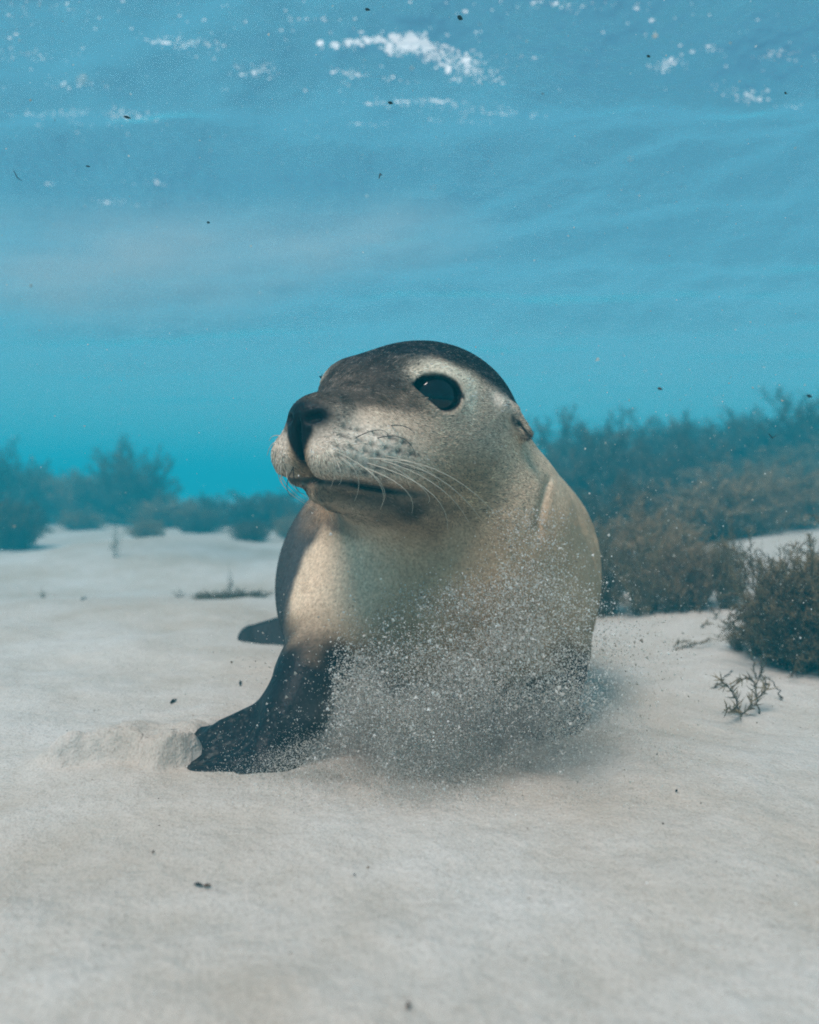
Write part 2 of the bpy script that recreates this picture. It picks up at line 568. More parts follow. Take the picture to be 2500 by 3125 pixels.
def polygonize(sdf, lo, hi, h, B=8):
    lo = np.asarray(lo, float)
    nb = np.ceil((np.asarray(hi) - lo) / (h * B)).astype(int)
    n = nb * B
    gx = [lo[i] + (np.arange(nb[i]) + 0.5) * h * B for i in range(3)]
    C = np.stack(np.meshgrid(*gx, indexing='ij'), -1).reshape(-1, 3)
    dc = sdf(C)
    act = np.where(np.abs(dc) < h * B * 1.35)[0]
    D = np.repeat(np.repeat(np.repeat(np.where(dc < 0, -1.0, 1.0).astype(np.float32).reshape(nb), B, 0), B, 1), B, 2)
    D = np.pad(D, ((0, 1), (0, 1), (0, 1)), mode='edge')
    k = np.arange(B + 1)
    off = np.stack(np.meshgrid(k, k, k, indexing='ij'), -1).reshape(-1, 3)
    bi = np.stack(np.unravel_index(act, nb), 1) * B
    for c0 in range(0, len(bi), 1500):
        idx = (bi[c0:c0 + 1500, None, :] + off[None]).reshape(-1, 3)
        D[idx[:, 0], idx[:, 1], idx[:, 2]] = sdf(lo + idx * h)
    S = D < 0
    cnt = np.zeros(n, np.int8)
    for a in (0, 1):
        for b in (0, 1):
            for c in (0, 1):
                cnt += S[a:a + n[0], b:b + n[1], c:c + n[2]]
    cells = np.argwhere((cnt > 0) & (cnt < 8))
    vid = np.full(n, -1, np.int32)
    vid[cells[:, 0], cells[:, 1], cells[:, 2]] = np.arange(len(cells))
    acc = np.zeros((len(cells), 3))
    num = np.zeros(len(cells))
    cs = [(a, b, c) for a in (0, 1) for b in (0, 1) for c in (0, 1)]
    for p in cs:
        for ax in range(3):
            if p[ax] == 0:
                q = list(p); q[ax] = 1
                d0 = D[cells[:, 0] + p[0], cells[:, 1] + p[1], cells[:, 2] + p[2]].astype(float)
                d1 = D[cells[:, 0] + q[0], cells[:, 1] + q[1], cells[:, 2] + q[2]].astype(float)
                m = (d0 < 0) != (d1 < 0)
                t = np.where(m, d0 / np.where(m, d0 - d1, 1), 0)
                e = np.array(p, float)[None] + np.zeros((len(cells), 3))
                e[:, ax] = t
                acc += e * m[:, None]
                num += m
    V = lo + (cells + acc / num[:, None]) * h
    faces = []
    for ax in range(3):
        o1, o2 = [(1, 2), (2, 0), (0, 1)][ax]
        sl0 = [slice(None)] * 3; sl1 = [slice(None)] * 3
        sl0[ax] = slice(0, n[ax]); sl1[ax] = slice(1, n[ax] + 1)
        E = np.argwhere(S[tuple(sl0)] != S[tuple(sl1)])
        ok = (E[:, o1] > 0) & (E[:, o2] > 0) & (E[:, o1] < n[o1]) & (E[:, o2] < n[o2])
        E = E[ok]
        q = []
        for (da, db) in ((-1, -1), (0, -1), (0, 0), (-1, 0)):
            c = E.copy(); c[:, o1] += da; c[:, o2] += db
            q.append(vid[c[:, 0], c[:, 1], c[:, 2]])
        q = np.stack(q, 1)
        inside0 = S[E[:, 0], E[:, 1], E[:, 2]]
        q[~inside0] = q[~inside0][:, ::-1]
        faces.append(q)
    Fc = np.concatenate(faces)
    Fc = Fc[(Fc >= 0).all(1)]
    return V, Fc


def sd_grad(sdf, P, e=5e-4):
    d0 = sdf(P)
    g = np.zeros_like(P)
    for i in range(3):
        o = np.zeros(3); o[i] = e
        g[:, i] = (sdf(P + o) - d0) / e
    return g, d0


VOX = globals().get('VOX_OVERRIDE', 0.0026)
LV, LF = polygonize(sd_lion, (-0.45, 0.74, -0.07), (0.33, 1.92, 0.54), VOX)
for _ in range(2):
    _g, _d = sd_grad(sd_lion, LV)
    LV = LV - np.clip(_d, -VOX, VOX)[:, None] * _g / np.maximum((_g * _g).sum(1), 0.3)[:, None]
LN = sd_grad(sd_lion, LV)[0]
LN = LN / (np.linalg.norm(LN, axis=1)[:, None] + 1e-9)


def eye_opening(A):
    q = A - EYE_C
    t, v, n = q @ EYE_T, q @ EYE_V, q @ EYE_N
    op = lid_opening(t, v)
    return t, v, n, op


def lerp(a, b, w):
    return a + (np.asarray(b) - a) * w[:, None]


SLATE, BROWN = (0.013, 0.013, 0.015), (0.075, 0.055, 0.040)
TAN, CREAM, GREY = (0.27, 0.21, 0.15), (0.56, 0.48, 0.38), (0.52, 0.39, 0.285)


def coat(P, N):
    """colour of the animal's coat and skin: (n,3) and how much fur grows there (n,)"""
    L = head_local(P)
    f, u = L[:, 0], L[:, 2]
    A = np.stack([f, np.abs(L[:, 1]), u], 1)
    a = A[:, 1]
    n1 = vnoise3(P * 34.0, 3)
    n2 = vnoise3(P * 90.0, 4)
    x, y, z = P.T
    # trunk
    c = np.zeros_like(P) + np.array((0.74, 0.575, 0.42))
    c = lerp(c, (0.31, 0.195, 0.110), smooth01(0.20, 0.105, z + 0.012 * n1))  # chest browns downwards, its shade painted into the coat
    c = lerp(c, (0.48, 0.32, 0.195), 0.85 * smooth01(-0.075, 0.01, x) * smooth01(0.37, 0.27, z))  # tan neck front, warmed to offset the cyan shade there
    c = lerp(c, (0.045, 0.047, 0.052), smooth01(0.085, 0.040, z + 0.012 * n1))  # dark underside of the belly, shadow painted in
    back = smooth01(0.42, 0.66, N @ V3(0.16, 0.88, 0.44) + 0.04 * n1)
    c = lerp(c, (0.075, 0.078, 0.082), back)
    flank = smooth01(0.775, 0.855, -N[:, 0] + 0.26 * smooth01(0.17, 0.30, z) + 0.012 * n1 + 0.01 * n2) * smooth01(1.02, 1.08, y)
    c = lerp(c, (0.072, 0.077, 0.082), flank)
    arm = np.minimum(rcone(P, ARM_L[0] + V3(-0.02, 0, -0.02), ARM_L[1], 0.05, 0.042), rcone(P, ARM_L[1], ARM_L[2], 0.042, 0.045))
    arm = np.minimum(arm, rcone(P, ARM_L[2], ARM_L[3], 0.06, 0.09))
    arm = np.minimum(arm, rcone(P, ARM_R[1], ARM_R[2], 0.06, 0.08))
    limb = smooth01(0.028, 0.004, arm + 0.008 * n1) * smooth01(0.175, 0.120, z)
    limb = np.maximum(limb, smooth01(-0.20, -0.24, x))
    hind = smooth01(1.55, 1.65, y) * smooth01(-0.05, -0.15, x)
    limb = np.maximum(limb, hind)
    c = lerp(c, (0.013, 0.014, 0.017), limb)
    dust = smooth01(0.42, 0.75, vnoise3(P * 380.0, 14) + 0.35 * n1) * smooth01(0.0, 0.5, N[:, 2]) * smooth01(0.10, 0.02, z) * limb * (y < 1.2)
    c = lerp(c, (0.40, 0.36, 0.31), 0.18 * dust)               # sand grains sticking to the hand
    fur = 1 - limb
    # head
    h = np.zeros_like(P) + np.array(GREY)
    h = lerp(h, (0.38, 0.245, 0.145), smooth01(-0.035, -0.10, u + 0.006 * n1))
    h = lerp(h, (0.58, 0.425, 0.295), smooth01(-0.06, -0.13, f) * smooth01(0.0, -0.05, u))
    pad = np.exp(-((f - 0.098) / 0.060) ** 2 - ((u + 0.085) / 0.036) ** 2)
    h = lerp(h, (0.78, 0.66, 0.54), np.clip(1.3 * pad, 0, 1) * smooth01(0.008, 0.022, a))
    bridge = smooth01(-0.055, -0.030, u + 0.006 * n1 - 0.10 * a) * smooth01(0.015, 0.040, f)
    h = lerp(h, (0.10, 0.072, 0.052), 0.9 * bridge)
    cl = 0.036 - 0.24 * np.clip(-f - 0.005, 0, 1) - 0.85 * np.clip(f, 0, 1)
    crown = smooth01(-0.014, 0.012, u - cl + 0.004 * n1 + 0.003 * n2)
    h = lerp(h, SLATE, crown * (1 - 0.45 * smooth01(0.02, 0.08, f)))
    t, v, n, op = eye_opening(A)
    cream = np.exp(-((v - 0.027) / 0.0105) ** 2 - ((t + 0.004) / 0.030) ** 2) + 0.85 * np.exp(-((v - 0.006) / 0.024) ** 2 - ((t + 0.040) / 0.0125) ** 2)
    cream = cream + 0.7 * np.exp(-((v - 0.012) / 0.010) ** 2 - ((t - 0.030) / 0.014) ** 2)
    near_eye = smooth01(-0.01, 0.01, n)
    h = lerp(h, (0.74, 0.63, 0.49), np.clip(1.5 * cream, 0, 1) * near_eye)
    e0 = EAR0 + V3(0.026, 0, 0.010)
    h = lerp(h, (0.62, 0.54, 0.45), 0.95 * np.exp(-((f - e0[0]) / 0.022) ** 2 - ((u - e0[2]) / 0.013) ** 2) * (a > 0.05))
    ed = rcone(A, EAR0, EAR1, 0.014, 0.006)
    h = lerp(h, (0.040, 0.034, 0.030), smooth01(0.004, 0.0, ed) * np.maximum(smooth01(0.05, -0.25, N @ HU), smooth01(0.010, 0.002, np.linalg.norm(A - EAR1, axis=1))))
    # mouth: dark lips and jaw fur, with the shade under the lip painted in
    mu = mouth_u(f)
    lip = np.exp(-((u - mu + 0.003) / 0.0062) ** 2) * smooth01(-0.005, 0.02, f)
    lip = np.maximum(lip, 0.9 * np.exp(-((f - 0.036) / 0.042) ** 2 - ((u - mu + 0.013) / 0.013) ** 2))
    h = lerp(h, (0.10, 0.066, 0.040), smooth01(-0.002, -0.016, u - mu) * smooth01(-0.07, -0.01, f))
    h = lerp(h, (0.022, 0.018, 0.016), np.clip(lip, 0, 1))
    # nose leather and the dark strip down to the lip
    nose = smooth01(0.004, -0.003, ell(A, (0.117, 0, -0.054), (0.033, 0.0335, 0.0205)))
    half = 0.006 + 0.014 * smooth01(-0.105, -0.066, u)
    strip = smooth01(0.003, -0.003, a - half) * smooth01(0.090, 0.105, f) * smooth01(-0.112, -0.100, u) * smooth01(-0.05, -0.06, u)
    nose = np.maximum(nose, strip)
    h = lerp(h, (0.0075, 0.008, 0.010), nose)
    # follicles
    m = np.where((f > 0.03) & (u < -0.055) & (u > -0.115) & (a > 0.018))[0]
    dots = np.zeros(len(P))
    for i, (ff, fu) in enumerate(FOLL):
        dots[m] = np.maximum(dots[m], (0.75 + 0.25 * math.sin(i * 5.1)) * np.exp(-((f[m] - ff + 0.0015) / 0.0046) ** 2 - ((u[m] - fu) / 0.0030) ** 2))
    h = lerp(h, (0.02, 0.022, 0.026), 0.92 * dots)
    rim = smooth01(0.0050, 0.0006, op + 0.0012 * n2) * near_eye * (a > 0.03)
    h = lerp(h, (0.012, 0.012, 0.013), rim)
    # dimple under the eye is bare; blend head into neck
    wh = smooth01(-0.215, -0.120, u + 0.02 * n1) * smooth01(-0.30, -0.12, f + 0.3 * (u + 0.02) + 0.02 * n1)
    wh = wh * smooth01(0.29, 0.21, np.linalg.norm(P - HM, axis=1))
    c = c + (h - c) * wh[:, None]
    fur = fur * (1 - wh * np.clip(nose + rim + 0.8 * lip + smooth01(0.010, 0.004, op) * near_eye * (a > 0.03), 0, 1))
    return np.clip(c, 0.004, 0.8), np.clip(fur, 0, 1), wh


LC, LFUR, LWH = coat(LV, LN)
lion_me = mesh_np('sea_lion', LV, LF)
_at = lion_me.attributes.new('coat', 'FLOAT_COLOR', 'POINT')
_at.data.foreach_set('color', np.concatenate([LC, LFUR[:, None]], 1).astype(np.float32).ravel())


def lion_material():
    s = Mat('sea_lion_coat')
    at = s.n('Attribute', attribute_name='coat')
    geo = s.n('NewGeometry')
    spk = s.n('TexNoise', Scale=260.0, Detail=3.0, Roughness=0.7)
    blo = s.n('TexNoise', Scale=30.0, Detail=4.0, Roughness=0.6)
    for t in (spk, blo):
        s.l(geo.outputs['Position'], t.inputs['Vector'])
    r1 = s.ramp(spk.outputs[0], [(0.32, (0.62, 0.60, 0.58)), (0.66, (1.22, 1.22, 1.22))])
    r2 = s.ramp(blo.outputs[0], [(0.30, (0.86, 0.85, 0.84)), (0.70, (1.08, 1.08, 1.08))])
    m1 = s.n('MixRGB', blend_type='MULTIPLY', Fac=1.0)
    m2 = s.n('MixRGB', blend_type='MULTIPLY', Fac=1.0)
    s.l(at.outputs['Color'], m1.inputs[1]); s.l(r1.outputs[0], m1.inputs[2])
    s.l(m1.outputs[0], m2.inputs[1]); s.l(r2.outputs[0], m2.inputs[2])
    b0 = s.n('Bump', Strength=0.25, Distance=0.002)
    s.l(spk.outputs[0], b0.inputs['Height'])
    wr = s.n('TexVoronoi', Scale=95.0, feature='DISTANCE_TO_EDGE')
    s.l(geo.outputs['Position'], wr.inputs['Vector'])
    b = s.n('Bump', Strength=0.35, Distance=0.003)
    s.l(wr.outputs['Distance'], b.inputs['Height']); s.l(b0.outputs[0], b.inputs['Normal'])
    ro = s.n('MapRange')
    s.l(at.outputs['Alpha'], ro.inputs[0])
    ro.inputs['To Min'].default_value = 0.42
    ro.inputs['To Max'].default_value = 0.72
    p = s.n('BsdfPrincipled')
    p.inputs['Specular IOR Level'].default_value = 0.10
    s.l(ro.outputs[0], p.inputs['Roughness'])
    s.l(m2.outputs[0], p.inputs['Base Color']); s.l(b.outputs[0], p.inputs['Normal'])
    s.l(p.outputs[0], s.out.inputs['Surface'])
    return s.m


sea_lion = empty('sea_lion', (0.037, 1.2, 0.0))
tag(sea_lion, 'sea lion with tan chest and dark crown propped on its front flippers on the sand', 'sea lion')
LO = V3(0.037, 1.2, 0.0)
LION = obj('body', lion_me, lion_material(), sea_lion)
LION.location = -LO                                            # parent sits at the animal's base


def to_lion(o):
    o.parent = sea_lion
    o.location = o.location - Vector(LO)
    return o


# eyes: glossy dark balls
def eye_material():
    s = Mat('eye_dark')
    p = s.n('BsdfPrincipled', Roughness=0.04)
    p.inputs['Base Color'].default_value = (0.003, 0.003, 0.004, 1)
    p.inputs['Specular IOR Level'].default_value = 0.35
    s.l(p.outputs[0], s.out.inputs['Surface'])
    return s.m


def ball(name, r, nu=40, nv=28):
    th = np.linspace(0, math.pi, nv + 1)[1:-1]
    ph = np.linspace(0, 2 * math.pi, nu, endpoint=False)
    V = [(0, 0, r)] + [(r * math.sin(t) * math.cos(p), r * math.sin(t) * math.sin(p), r * math.cos(t)) for t in th for p in ph] + [(0, 0, -r)]
    F = []
    for i in range(nu):
        j = (i + 1) % nu
        F.append((0, 1 + i, 1 + j, 1 + j))
        for k in range(len(th) - 1):
            F.append((1 + k * nu + i, 1 + (k + 1) * nu + i, 1 + (k + 1) * nu + j, 1 + k * nu + j))
        b = 1 + (len(th) - 1) * nu
        F.append((b + i, len(V) - 1, b + j, b + j))
    me = bpy.data.meshes.new(name)
    me.from_pydata([tuple(v) for v in V], [], [tuple(dict.fromkeys(q)) for q in F])
    me.polygons.foreach_set('use_smooth', np.full(len(me.polygons), True))
    return me


M_EYE = eye_material()
eye_me = ball('eye', EYE_R)
eye_me.materials.append(M_EYE)
for sg in (1, -1):
    o = bpy.data.objects.new('eye', eye_me)
    COL.objects.link(o)
    o.location = Vector(head_world(V3(EYE_C[0], sg * EYE_C[1], EYE_C[2])))
    to_lion(o)


# whiskers: tapered bristles
def tube(pts, r0, r1, sides=5):
    pts = np.asarray(pts, float)
    n = len(pts)
    T = np.gradient(pts, axis=0)
    T /= np.linalg.norm(T, axis=1)[:, None] + 1e-12
    ref = np.where(np.abs(T[:, 2:3]) > 0.9, np.array([[1.0, 0, 0]]), np.array([[0, 0, 1.0]]))
    B = np.cross(T, ref); B /= np.linalg.norm(B, axis=1)[:, None] + 1e-12
    C = np.cross(B, T)
    rr = np.linspace(r0, r1, n)
    an = np.arange(sides) * 2 * math.pi / sides
    V = (pts[:, None] + rr[:, None, None] * (np.cos(an)[None, :, None] * B[:, None] + np.sin(an)[None, :, None] * C[:, None])).reshape(-1, 3)
    i, j = np.meshgrid(np.arange(n - 1), np.arange(sides), indexing='ij')
    k = (j + 1) % sides
    F = np.stack([i * sides + j, i * sides + k, (i + 1) * sides + k, (i + 1) * sides + j], -1).reshape(-1, 4)
    return V, F


def bez(p0, p1, p2, n=10):
    """curve through p0, p1 (half way) and p2"""
    t = np.linspace(0, 1, n)[:, None]
    c = 2 * p1 - 0.5 * (p0 + p2)
    return (1 - t) ** 2 * p0 + 2 * t * (1 - t) * c + t * t * p2


def plain(name, col, rough=0.5, spec=0.3):
    s = Mat(name)
    p = s.n('BsdfPrincipled', Roughness=rough)
    p.inputs['Base Color'].default_value = (*col, 1)
    p.inputs['Specular IOR Level'].default_value = spec
    s.l(p.outputs[0], s.out.inputs['Surface'])
    return s.m


M_WHISK = plain('whisker_pale', (0.50, 0.44, 0.35), 0.45)
M_WHISK_D = plain('whisker_dark', (0.03, 0.026, 0.024), 0.4)


def on_skin(p):
    """nearest point of the coat along the distance field"""
    p = np.array(p, float)[None]
    for _ in range(6):
        g, d = sd_grad(sd_lion, p)
        p = p - d[:, None] * g / max((g * g).sum(), 0.2)
    return p[0]


WHISK = [((1057, 1390), (1091, 1450), (1082, 1530), 0.82, 0), ((1094, 1390), (1152, 1466), (1160, 1556), 0.83, 0),
         ((1100, 1396), (1160, 1470), (1166, 1540), 0.83, 0), ((1140, 1420), (1232, 1490), (1257, 1566), 0.84, 0),
         ((1153, 1404), (1320, 1449), (1468, 1584), 0.85, 0), ((1190, 1392), (1350, 1442), (1522, 1580), 0.86, 0),
         ((1180, 1418), (1330, 1480), (1430, 1592), 0.85, 0), ((1165, 1432), (1310, 1500), (1366, 1616), 0.84, 0),
         ((1174, 1316), (1230, 1338), (1270, 1395), 0.86, 1), ((1205, 1285), (1245, 1305), (1270, 1335), 0.88, 1),
         ((1020, 1380), (1024, 1435), (1008, 1490), 0.82, 0), ((1105, 1330), (1128, 1355), (1132, 1392), 0.83, 0),
         ((1041, 1326), (1062, 1348), (1070, 1372), 0.82, 0), ((1200, 1420), (1262, 1432), (1322, 1450), 0.87, 1),
         ((1230, 1440), (1290, 1490), (1308, 1535), 0.86, 0), ((1215, 1400), (1290, 1426), (1345, 1484), 0.87, 0),
         ((1120, 1300), (1160, 1312), (1190, 1340), 0.84, 1), ((1035, 1410), (1042, 1450), (1034, 1480), 0.82, 0),
         ((862, 1395), (850, 1450), (880, 1500), 0.87, 0), ((870, 1410), (868, 1470), (930, 1530), 0.88, 0),
         ((880, 1430), (890, 1480), (955, 1528), 0.88, 0), ((855, 1370), (838, 1400), (842, 1440), 0.88, 0),
         ((866, 1440), (880, 1500), (975, 1560), 0.89, 0), ((852, 1350), (826, 1362), (815, 1390), 0.89, 0),
         ((900, 1450), (905, 1490), (930, 1505), 0.86, 1), ((858, 1330), (836, 1330), (822, 1345), 0.90, 0),
         ((890, 1440), (876, 1490), (900, 1520), 0.87, 1), ((950, 1528), (1000, 1560), (1014, 1590), 0.92, 0)]
for a0, a1, a2, dep, dark in WHISK:
    near = a0[0] > 1000
    q0 = on_skin(px(a0[0], a0[1], dep if near else dep + 0.01))
    d0 = q0[1]
    q1 = px(a1[0], a1[1], d0 - (0.012 if near else 0.0))
    q2 = px(a2[0], a2[1], d0 + (0.022 if near else 0.015))
    pts = bez(q0, q1, q2)
    Vw, Fw = tube(pts, 0.00062 if not dark else 0.0006, 0.00018)
    o = obj('whisker', mesh_np('whisker', Vw - q0, Fw), M_WHISK_D if dark else M_WHISK)
    o.location = Vector(q0)
    to_lion(o)


# fur: short flat-lying hair
def build_fur(count=190000):
    rg = np.random.default_rng(11)
    tri = np.concatenate([LF[:, [0, 1, 2]], LF[:, [0, 2, 3]]])
    A_, B_, C_ = LV[tri[:, 0]], LV[tri[:, 1]], LV[tri[:, 2]]
    area = 0.5 * np.linalg.norm(np.cross(B_ - A_, C_ - A_), axis=1)
    cen = (A_ + B_ + C_) / 3
    nrm = LN[tri[:, 0]]
    vis = ((V3(0, 0, CAM_H) - cen) * nrm).sum(1) / np.linalg.norm(cen, axis=1)
    w = area * LFUR[tri[:, 0]] * (0.75 + 1.0 * LWH[tri[:, 0]]) * smooth01(-0.35, -0.05, vis) * (cen[:, 1] < 1.6)
    w = w * smooth01(0.0, 0.05, cen[:, 2])
    pick = rg.choice(len(tri), count, p=w / w.sum())
    r1, r2 = np.sqrt(rg.random(count)), rg.random(count)
    k = np.stack([1 - r1, r1 * (1 - r2), r1 * r2], 1)
    P = (LV[tri[pick]] * k[:, :, None]).sum(1)
    N = (LN[tri[pick]] * k[:, :, None]).sum(1)
    N /= np.linalg.norm(N, axis=1)[:, None]
    c, fur, wh = coat(P, N)
    keep = rg.random(count) < fur
    P, N, c, wh = P[keep], N[keep], c[keep], wh[keep]
    n = len(P)
    L = head_local(P)
    flow = wh[:, None] * (-HF[None] - 0.35 * HU[None] * smooth01(0.0, 0.08, L[:, 0])[:, None]) + (1 - wh)[:, None] * V3(0.05, 0.35, -0.9)[None]
    wob = np.stack([vnoise3(P * 40, 61), vnoise3(P * 40, 62), vnoise3(P * 40, 63)], 1)
    flow = flow + 0.35 * wob + 0.22 * rg.normal(size=(n, 3))
    flow -= N * (flow * N).sum(1)[:, None]
    flow /= np.linalg.norm(flow, axis=1)[:, None] + 1e-9
    padm = np.exp(-((L[:, 0] - 0.085) / 0.05) ** 2 - ((L[:, 2] + 0.08) / 0.035) ** 2) * wh
    ln = 0.0062 * rg.uniform(0.6, 1.2, n) * (1 - 0.35 * padm)
    # light guard hairs through the dark crown, dark ones through the face
    lum = c.mean(1)
    tip = rg.random(n)
    g = np.exp(rg.normal(0, 1, n) * (0.06 + 0.24 * wh))
    Ls = L * np.array([50.0, 130.0, 130.0])
    mot = vnoise3(Ls, 81) + 0.6 * vnoise3(Ls * 2.1, 82)
    g = g * np.exp(mot * (0.08 + 0.75 * wh * smooth01(0.45, 0.12, lum)))
    c = c * g[:, None]
    fl = (tip < 0.07) & (lum < 0.15)
    c[fl] = c[fl] * 0.35 + np.array((0.24, 0.20, 0.165)) * rg.uniform(0.4, 1.1, fl.sum())[:, None]
    dk = (tip > 0.86) & (lum > 0.15) & (wh > 0.3)
    c[dk] *= 0.30
    S = 4
    pts = np.zeros((n, S, 3))
    for i in range(S):
        t = i / (S - 1)
        pts[:, i] = P - N * 0.0006 + flow * (ln * t)[:, None] + N * (ln * (0.30 * t - 0.20 * t * t))[:, None]
    rad = np.zeros((n, S)) + np.array([0.00042, 0.00038, 0.00028, 0.00008])[None] * (rg.uniform(0.7, 1.2, n) * (0.5 + 0.5 * wh))[:, None]
    hc = bpy.data.hair_curves.new('fur')
    hc.add_curves([S] * n)
    hc.attributes['position'].data.foreach_set('vector', pts.astype(np.float32).ravel())
    ra = hc.attributes.get('radius') or hc.attributes.new('radius', 'FLOAT', 'POINT')
    ra.data.foreach_set('value', rad.astype(np.float32).ravel())
    ca = hc.attributes.new('coat', 'FLOAT_COLOR', 'CURVE')
    ca.data.foreach_set('color', np.concatenate([np.clip(c, 0.004, 0.85), np.ones((n, 1))], 1).astype(np.float32).ravel())
    s = Mat('fur_hair')
    at = s.n('Attribute', attribute_name='coat')
    p = s.n('BsdfPrincipled', Roughness=0.55)
    p.inputs['Specular IOR Level'].default_value = 0.08
    s.l(at.outputs['Color'], p.inputs['Base Color'])
    s.l(p.outputs[0], s.out.inputs['Surface'])
    hc.materials.append(s.m)
    o = bpy.data.objects.new('fur', hc)
    COL.objects.link(o)
    to_lion(o)
    o['kind'] = 'stuff'
    scene.cycles_curves.shape = 'RIBBONS'


build_fur()


# ------------------------------------------------------------------ seaweed
def fh(x, y):
    return float(floor_h(np.array([float(x)]), np.array([float(y)]))[0])


def ground_at(x, y):
    """photograph pixel -> where that line of sight meets the sand"""
    o = np.array([0, 0, CAM_H])
    v = px(x, y, 1.0) - o
    t = np.linspace(0.4, 9, 3000)
    P = o + t[:, None] * v
    below = np.where(P[:, 2] < floor_h(P[:, 0], P[:, 1]))[0]
    p = P[below[0]] if len(below) else P[-1]
    return np.array([p[0], p[1], fh(p[0], p[1])])


def spikes(base, dirs, length, rad, rg, fine=False):
    """needle-like branchlets: slim three-sided tapered blades bent a little"""
    n = len(base)
    d = dirs / (np.linalg.norm(dirs, axis=1)[:, None] + 1e-9)
    ref = rg.normal(size=(n, 3))
    b = np.cross(d, ref); b /= np.linalg.norm(b, axis=1)[:, None] + 1e-9
    c = np.cross(d, b)
    length = np.broadcast_to(length, (n,))[:, None]
    rad = np.broadcast_to(rad, (n,))[:, None]
    if not fine:
        V = np.stack([base + b * rad, base - 0.5 * b * rad + 0.87 * c * rad, base - 0.5 * b * rad - 0.87 * c * rad,
                      base + d * length + b * length * 0.12], 1).reshape(-1, 3)
        return V, (np.arange(n)[:, None, None] * 4 + np.array([(0, 1, 3), (1, 2, 3), (2, 0, 3)])[None]).reshape(-1, 3)
    mid = base + d * length * 0.55 + b * length * 0.05
    tip = base + d * length + b * length * 0.16
    V = np.stack([base + b * rad, base - 0.5 * b * rad + 0.87 * c * rad, base - 0.5 * b * rad - 0.87 * c * rad,
                  mid + b * rad * 0.8, mid - 0.4 * b * rad + 0.7 * c * rad, mid - 0.4 * b * rad - 0.7 * c * rad, tip], 1).reshape(-1, 3)
    t = np.array([(0, 1, 4), (0, 4, 3), (1, 2, 5), (1, 5, 4), (2, 0, 3), (2, 3, 5), (3, 4, 6), (4, 5, 6), (5, 3, 6)])
    F = (np.arange(n)[:, None, None] * 7 + t[None]).reshape(-1, 3)
    return V, F


class Geo:
    def __init__(self):
        self.V, self.F, self.n = [], [], 0

    def add(self, V, F):
        if F.shape[1] == 4:
            F = np.concatenate([F[:, [0, 1, 2]], F[:, [0, 2, 3]]])
        self.V.append(V); self.F.append(F + self.n); self.n += len(V)

    def mesh(self, name, smooth=True):
        return mesh_np(name, np.concatenate(self.V), np.concatenate(self.F), smooth)


def frond(path, rg, st, fo, r0, needle, step, nrad, bare=0.15, spread=0.9, fine=False):
    """one branch: a tapered stalk with needles along it"""
    V, F = tube(path, r0, r0 * 0.35, 5 if fine else 3)
    st.add(V, F)
    seg = np.linalg.norm(np.diff(path, axis=0), axis=1)
    s = np.concatenate([[0], np.cumsum(seg)])
    m = max(3, int(s[-1] * (1 - bare) / step))
    q = np.linspace(bare * s[-1], s[-1], m) + rg.uniform(-step, step, m) * 0.4
    base = np.stack([np.interp(q, s, path[:, i]) for i in range(3)], 1)
    T = np.gradient(base, axis=0)
    T /= np.linalg.norm(T, axis=1)[:, None] + 1e-9
    side = rg.normal(size=(m, 3))
    side -= T * (side * T).sum(1)[:, None]
    side /= np.linalg.norm(side, axis=1)[:, None] + 1e-9
    V, F = spikes(base, T * 0.75 + side * spread, needle * rg.uniform(0.5, 1.2, m), nrad, rg, fine)
    fo.add(V, F)


def grow(p, d, length, rg, curl=0.25, n=7, droop=0.0):
    pts = [np.array(p, float)]
    d = np.array(d, float) / np.linalg.norm(d)
    for _ in range(n - 1):
        d = d + rg.normal(size=3) * curl / n * 1.8 + np.array([0, 0, -droop / n])
        d = d / np.linalg.norm(d)
        pts.append(pts[-1] + d * length / (n - 1))
    return np.array(pts)


def make_bush(seed, radius, height, stems, subs, needle, step, nrad, r0, lean=(0, 0)):
    """a bushy brown weed: stalk tubes and foliage needles, base at the origin"""
    rg = np.random.default_rng(seed)
    st, fo = Geo(), Geo()
    for i in range(stems):
        az = rg.uniform(0, 2 * math.pi)
        rr = math.sqrt(rg.random())
        tilt = rr * 0.95
        d = np.array([math.cos(az) * math.sin(tilt) * radius / height * 1.15 + lean[0], math.sin(az) * math.sin(tilt) * radius / height * 1.15 + lean[1], math.cos(tilt) + 0.25])
        base = np.array([math.cos(az) * rr * radius * 0.35, math.sin(az) * rr * radius * 0.35, -0.01])
        L = height * rg.uniform(0.55, 1.08) * (1.0 - 0.25 * rr * rr)
        main = grow(base, d, L, rg, 0.45, 8)
        frond(main, rg, st, fo, r0, needle, step, nrad, 0.12)
        for k in range(subs):
            t = rg.uniform(0.25, 0.95)
            b = main[0] + 0
            j = t * 7
            i0 = int(j)
            b = main[i0] + (main[min(i0 + 1, 7)] - main[i0]) * (j - i0)
            dd = (main[min(i0 + 1, 7)] - main[i0]) / (L / 7) + rg.normal(size=3) * 0.65 + np.array([0, 0, 0.15])
            frond(grow(b, dd, L * rg.uniform(0.22, 0.42), rg, 0.5, 5), rg, st, fo, r0 * 0.5, needle, step, nrad, 0.08)
    return st.mesh('stalk'), fo.mesh('foliage')


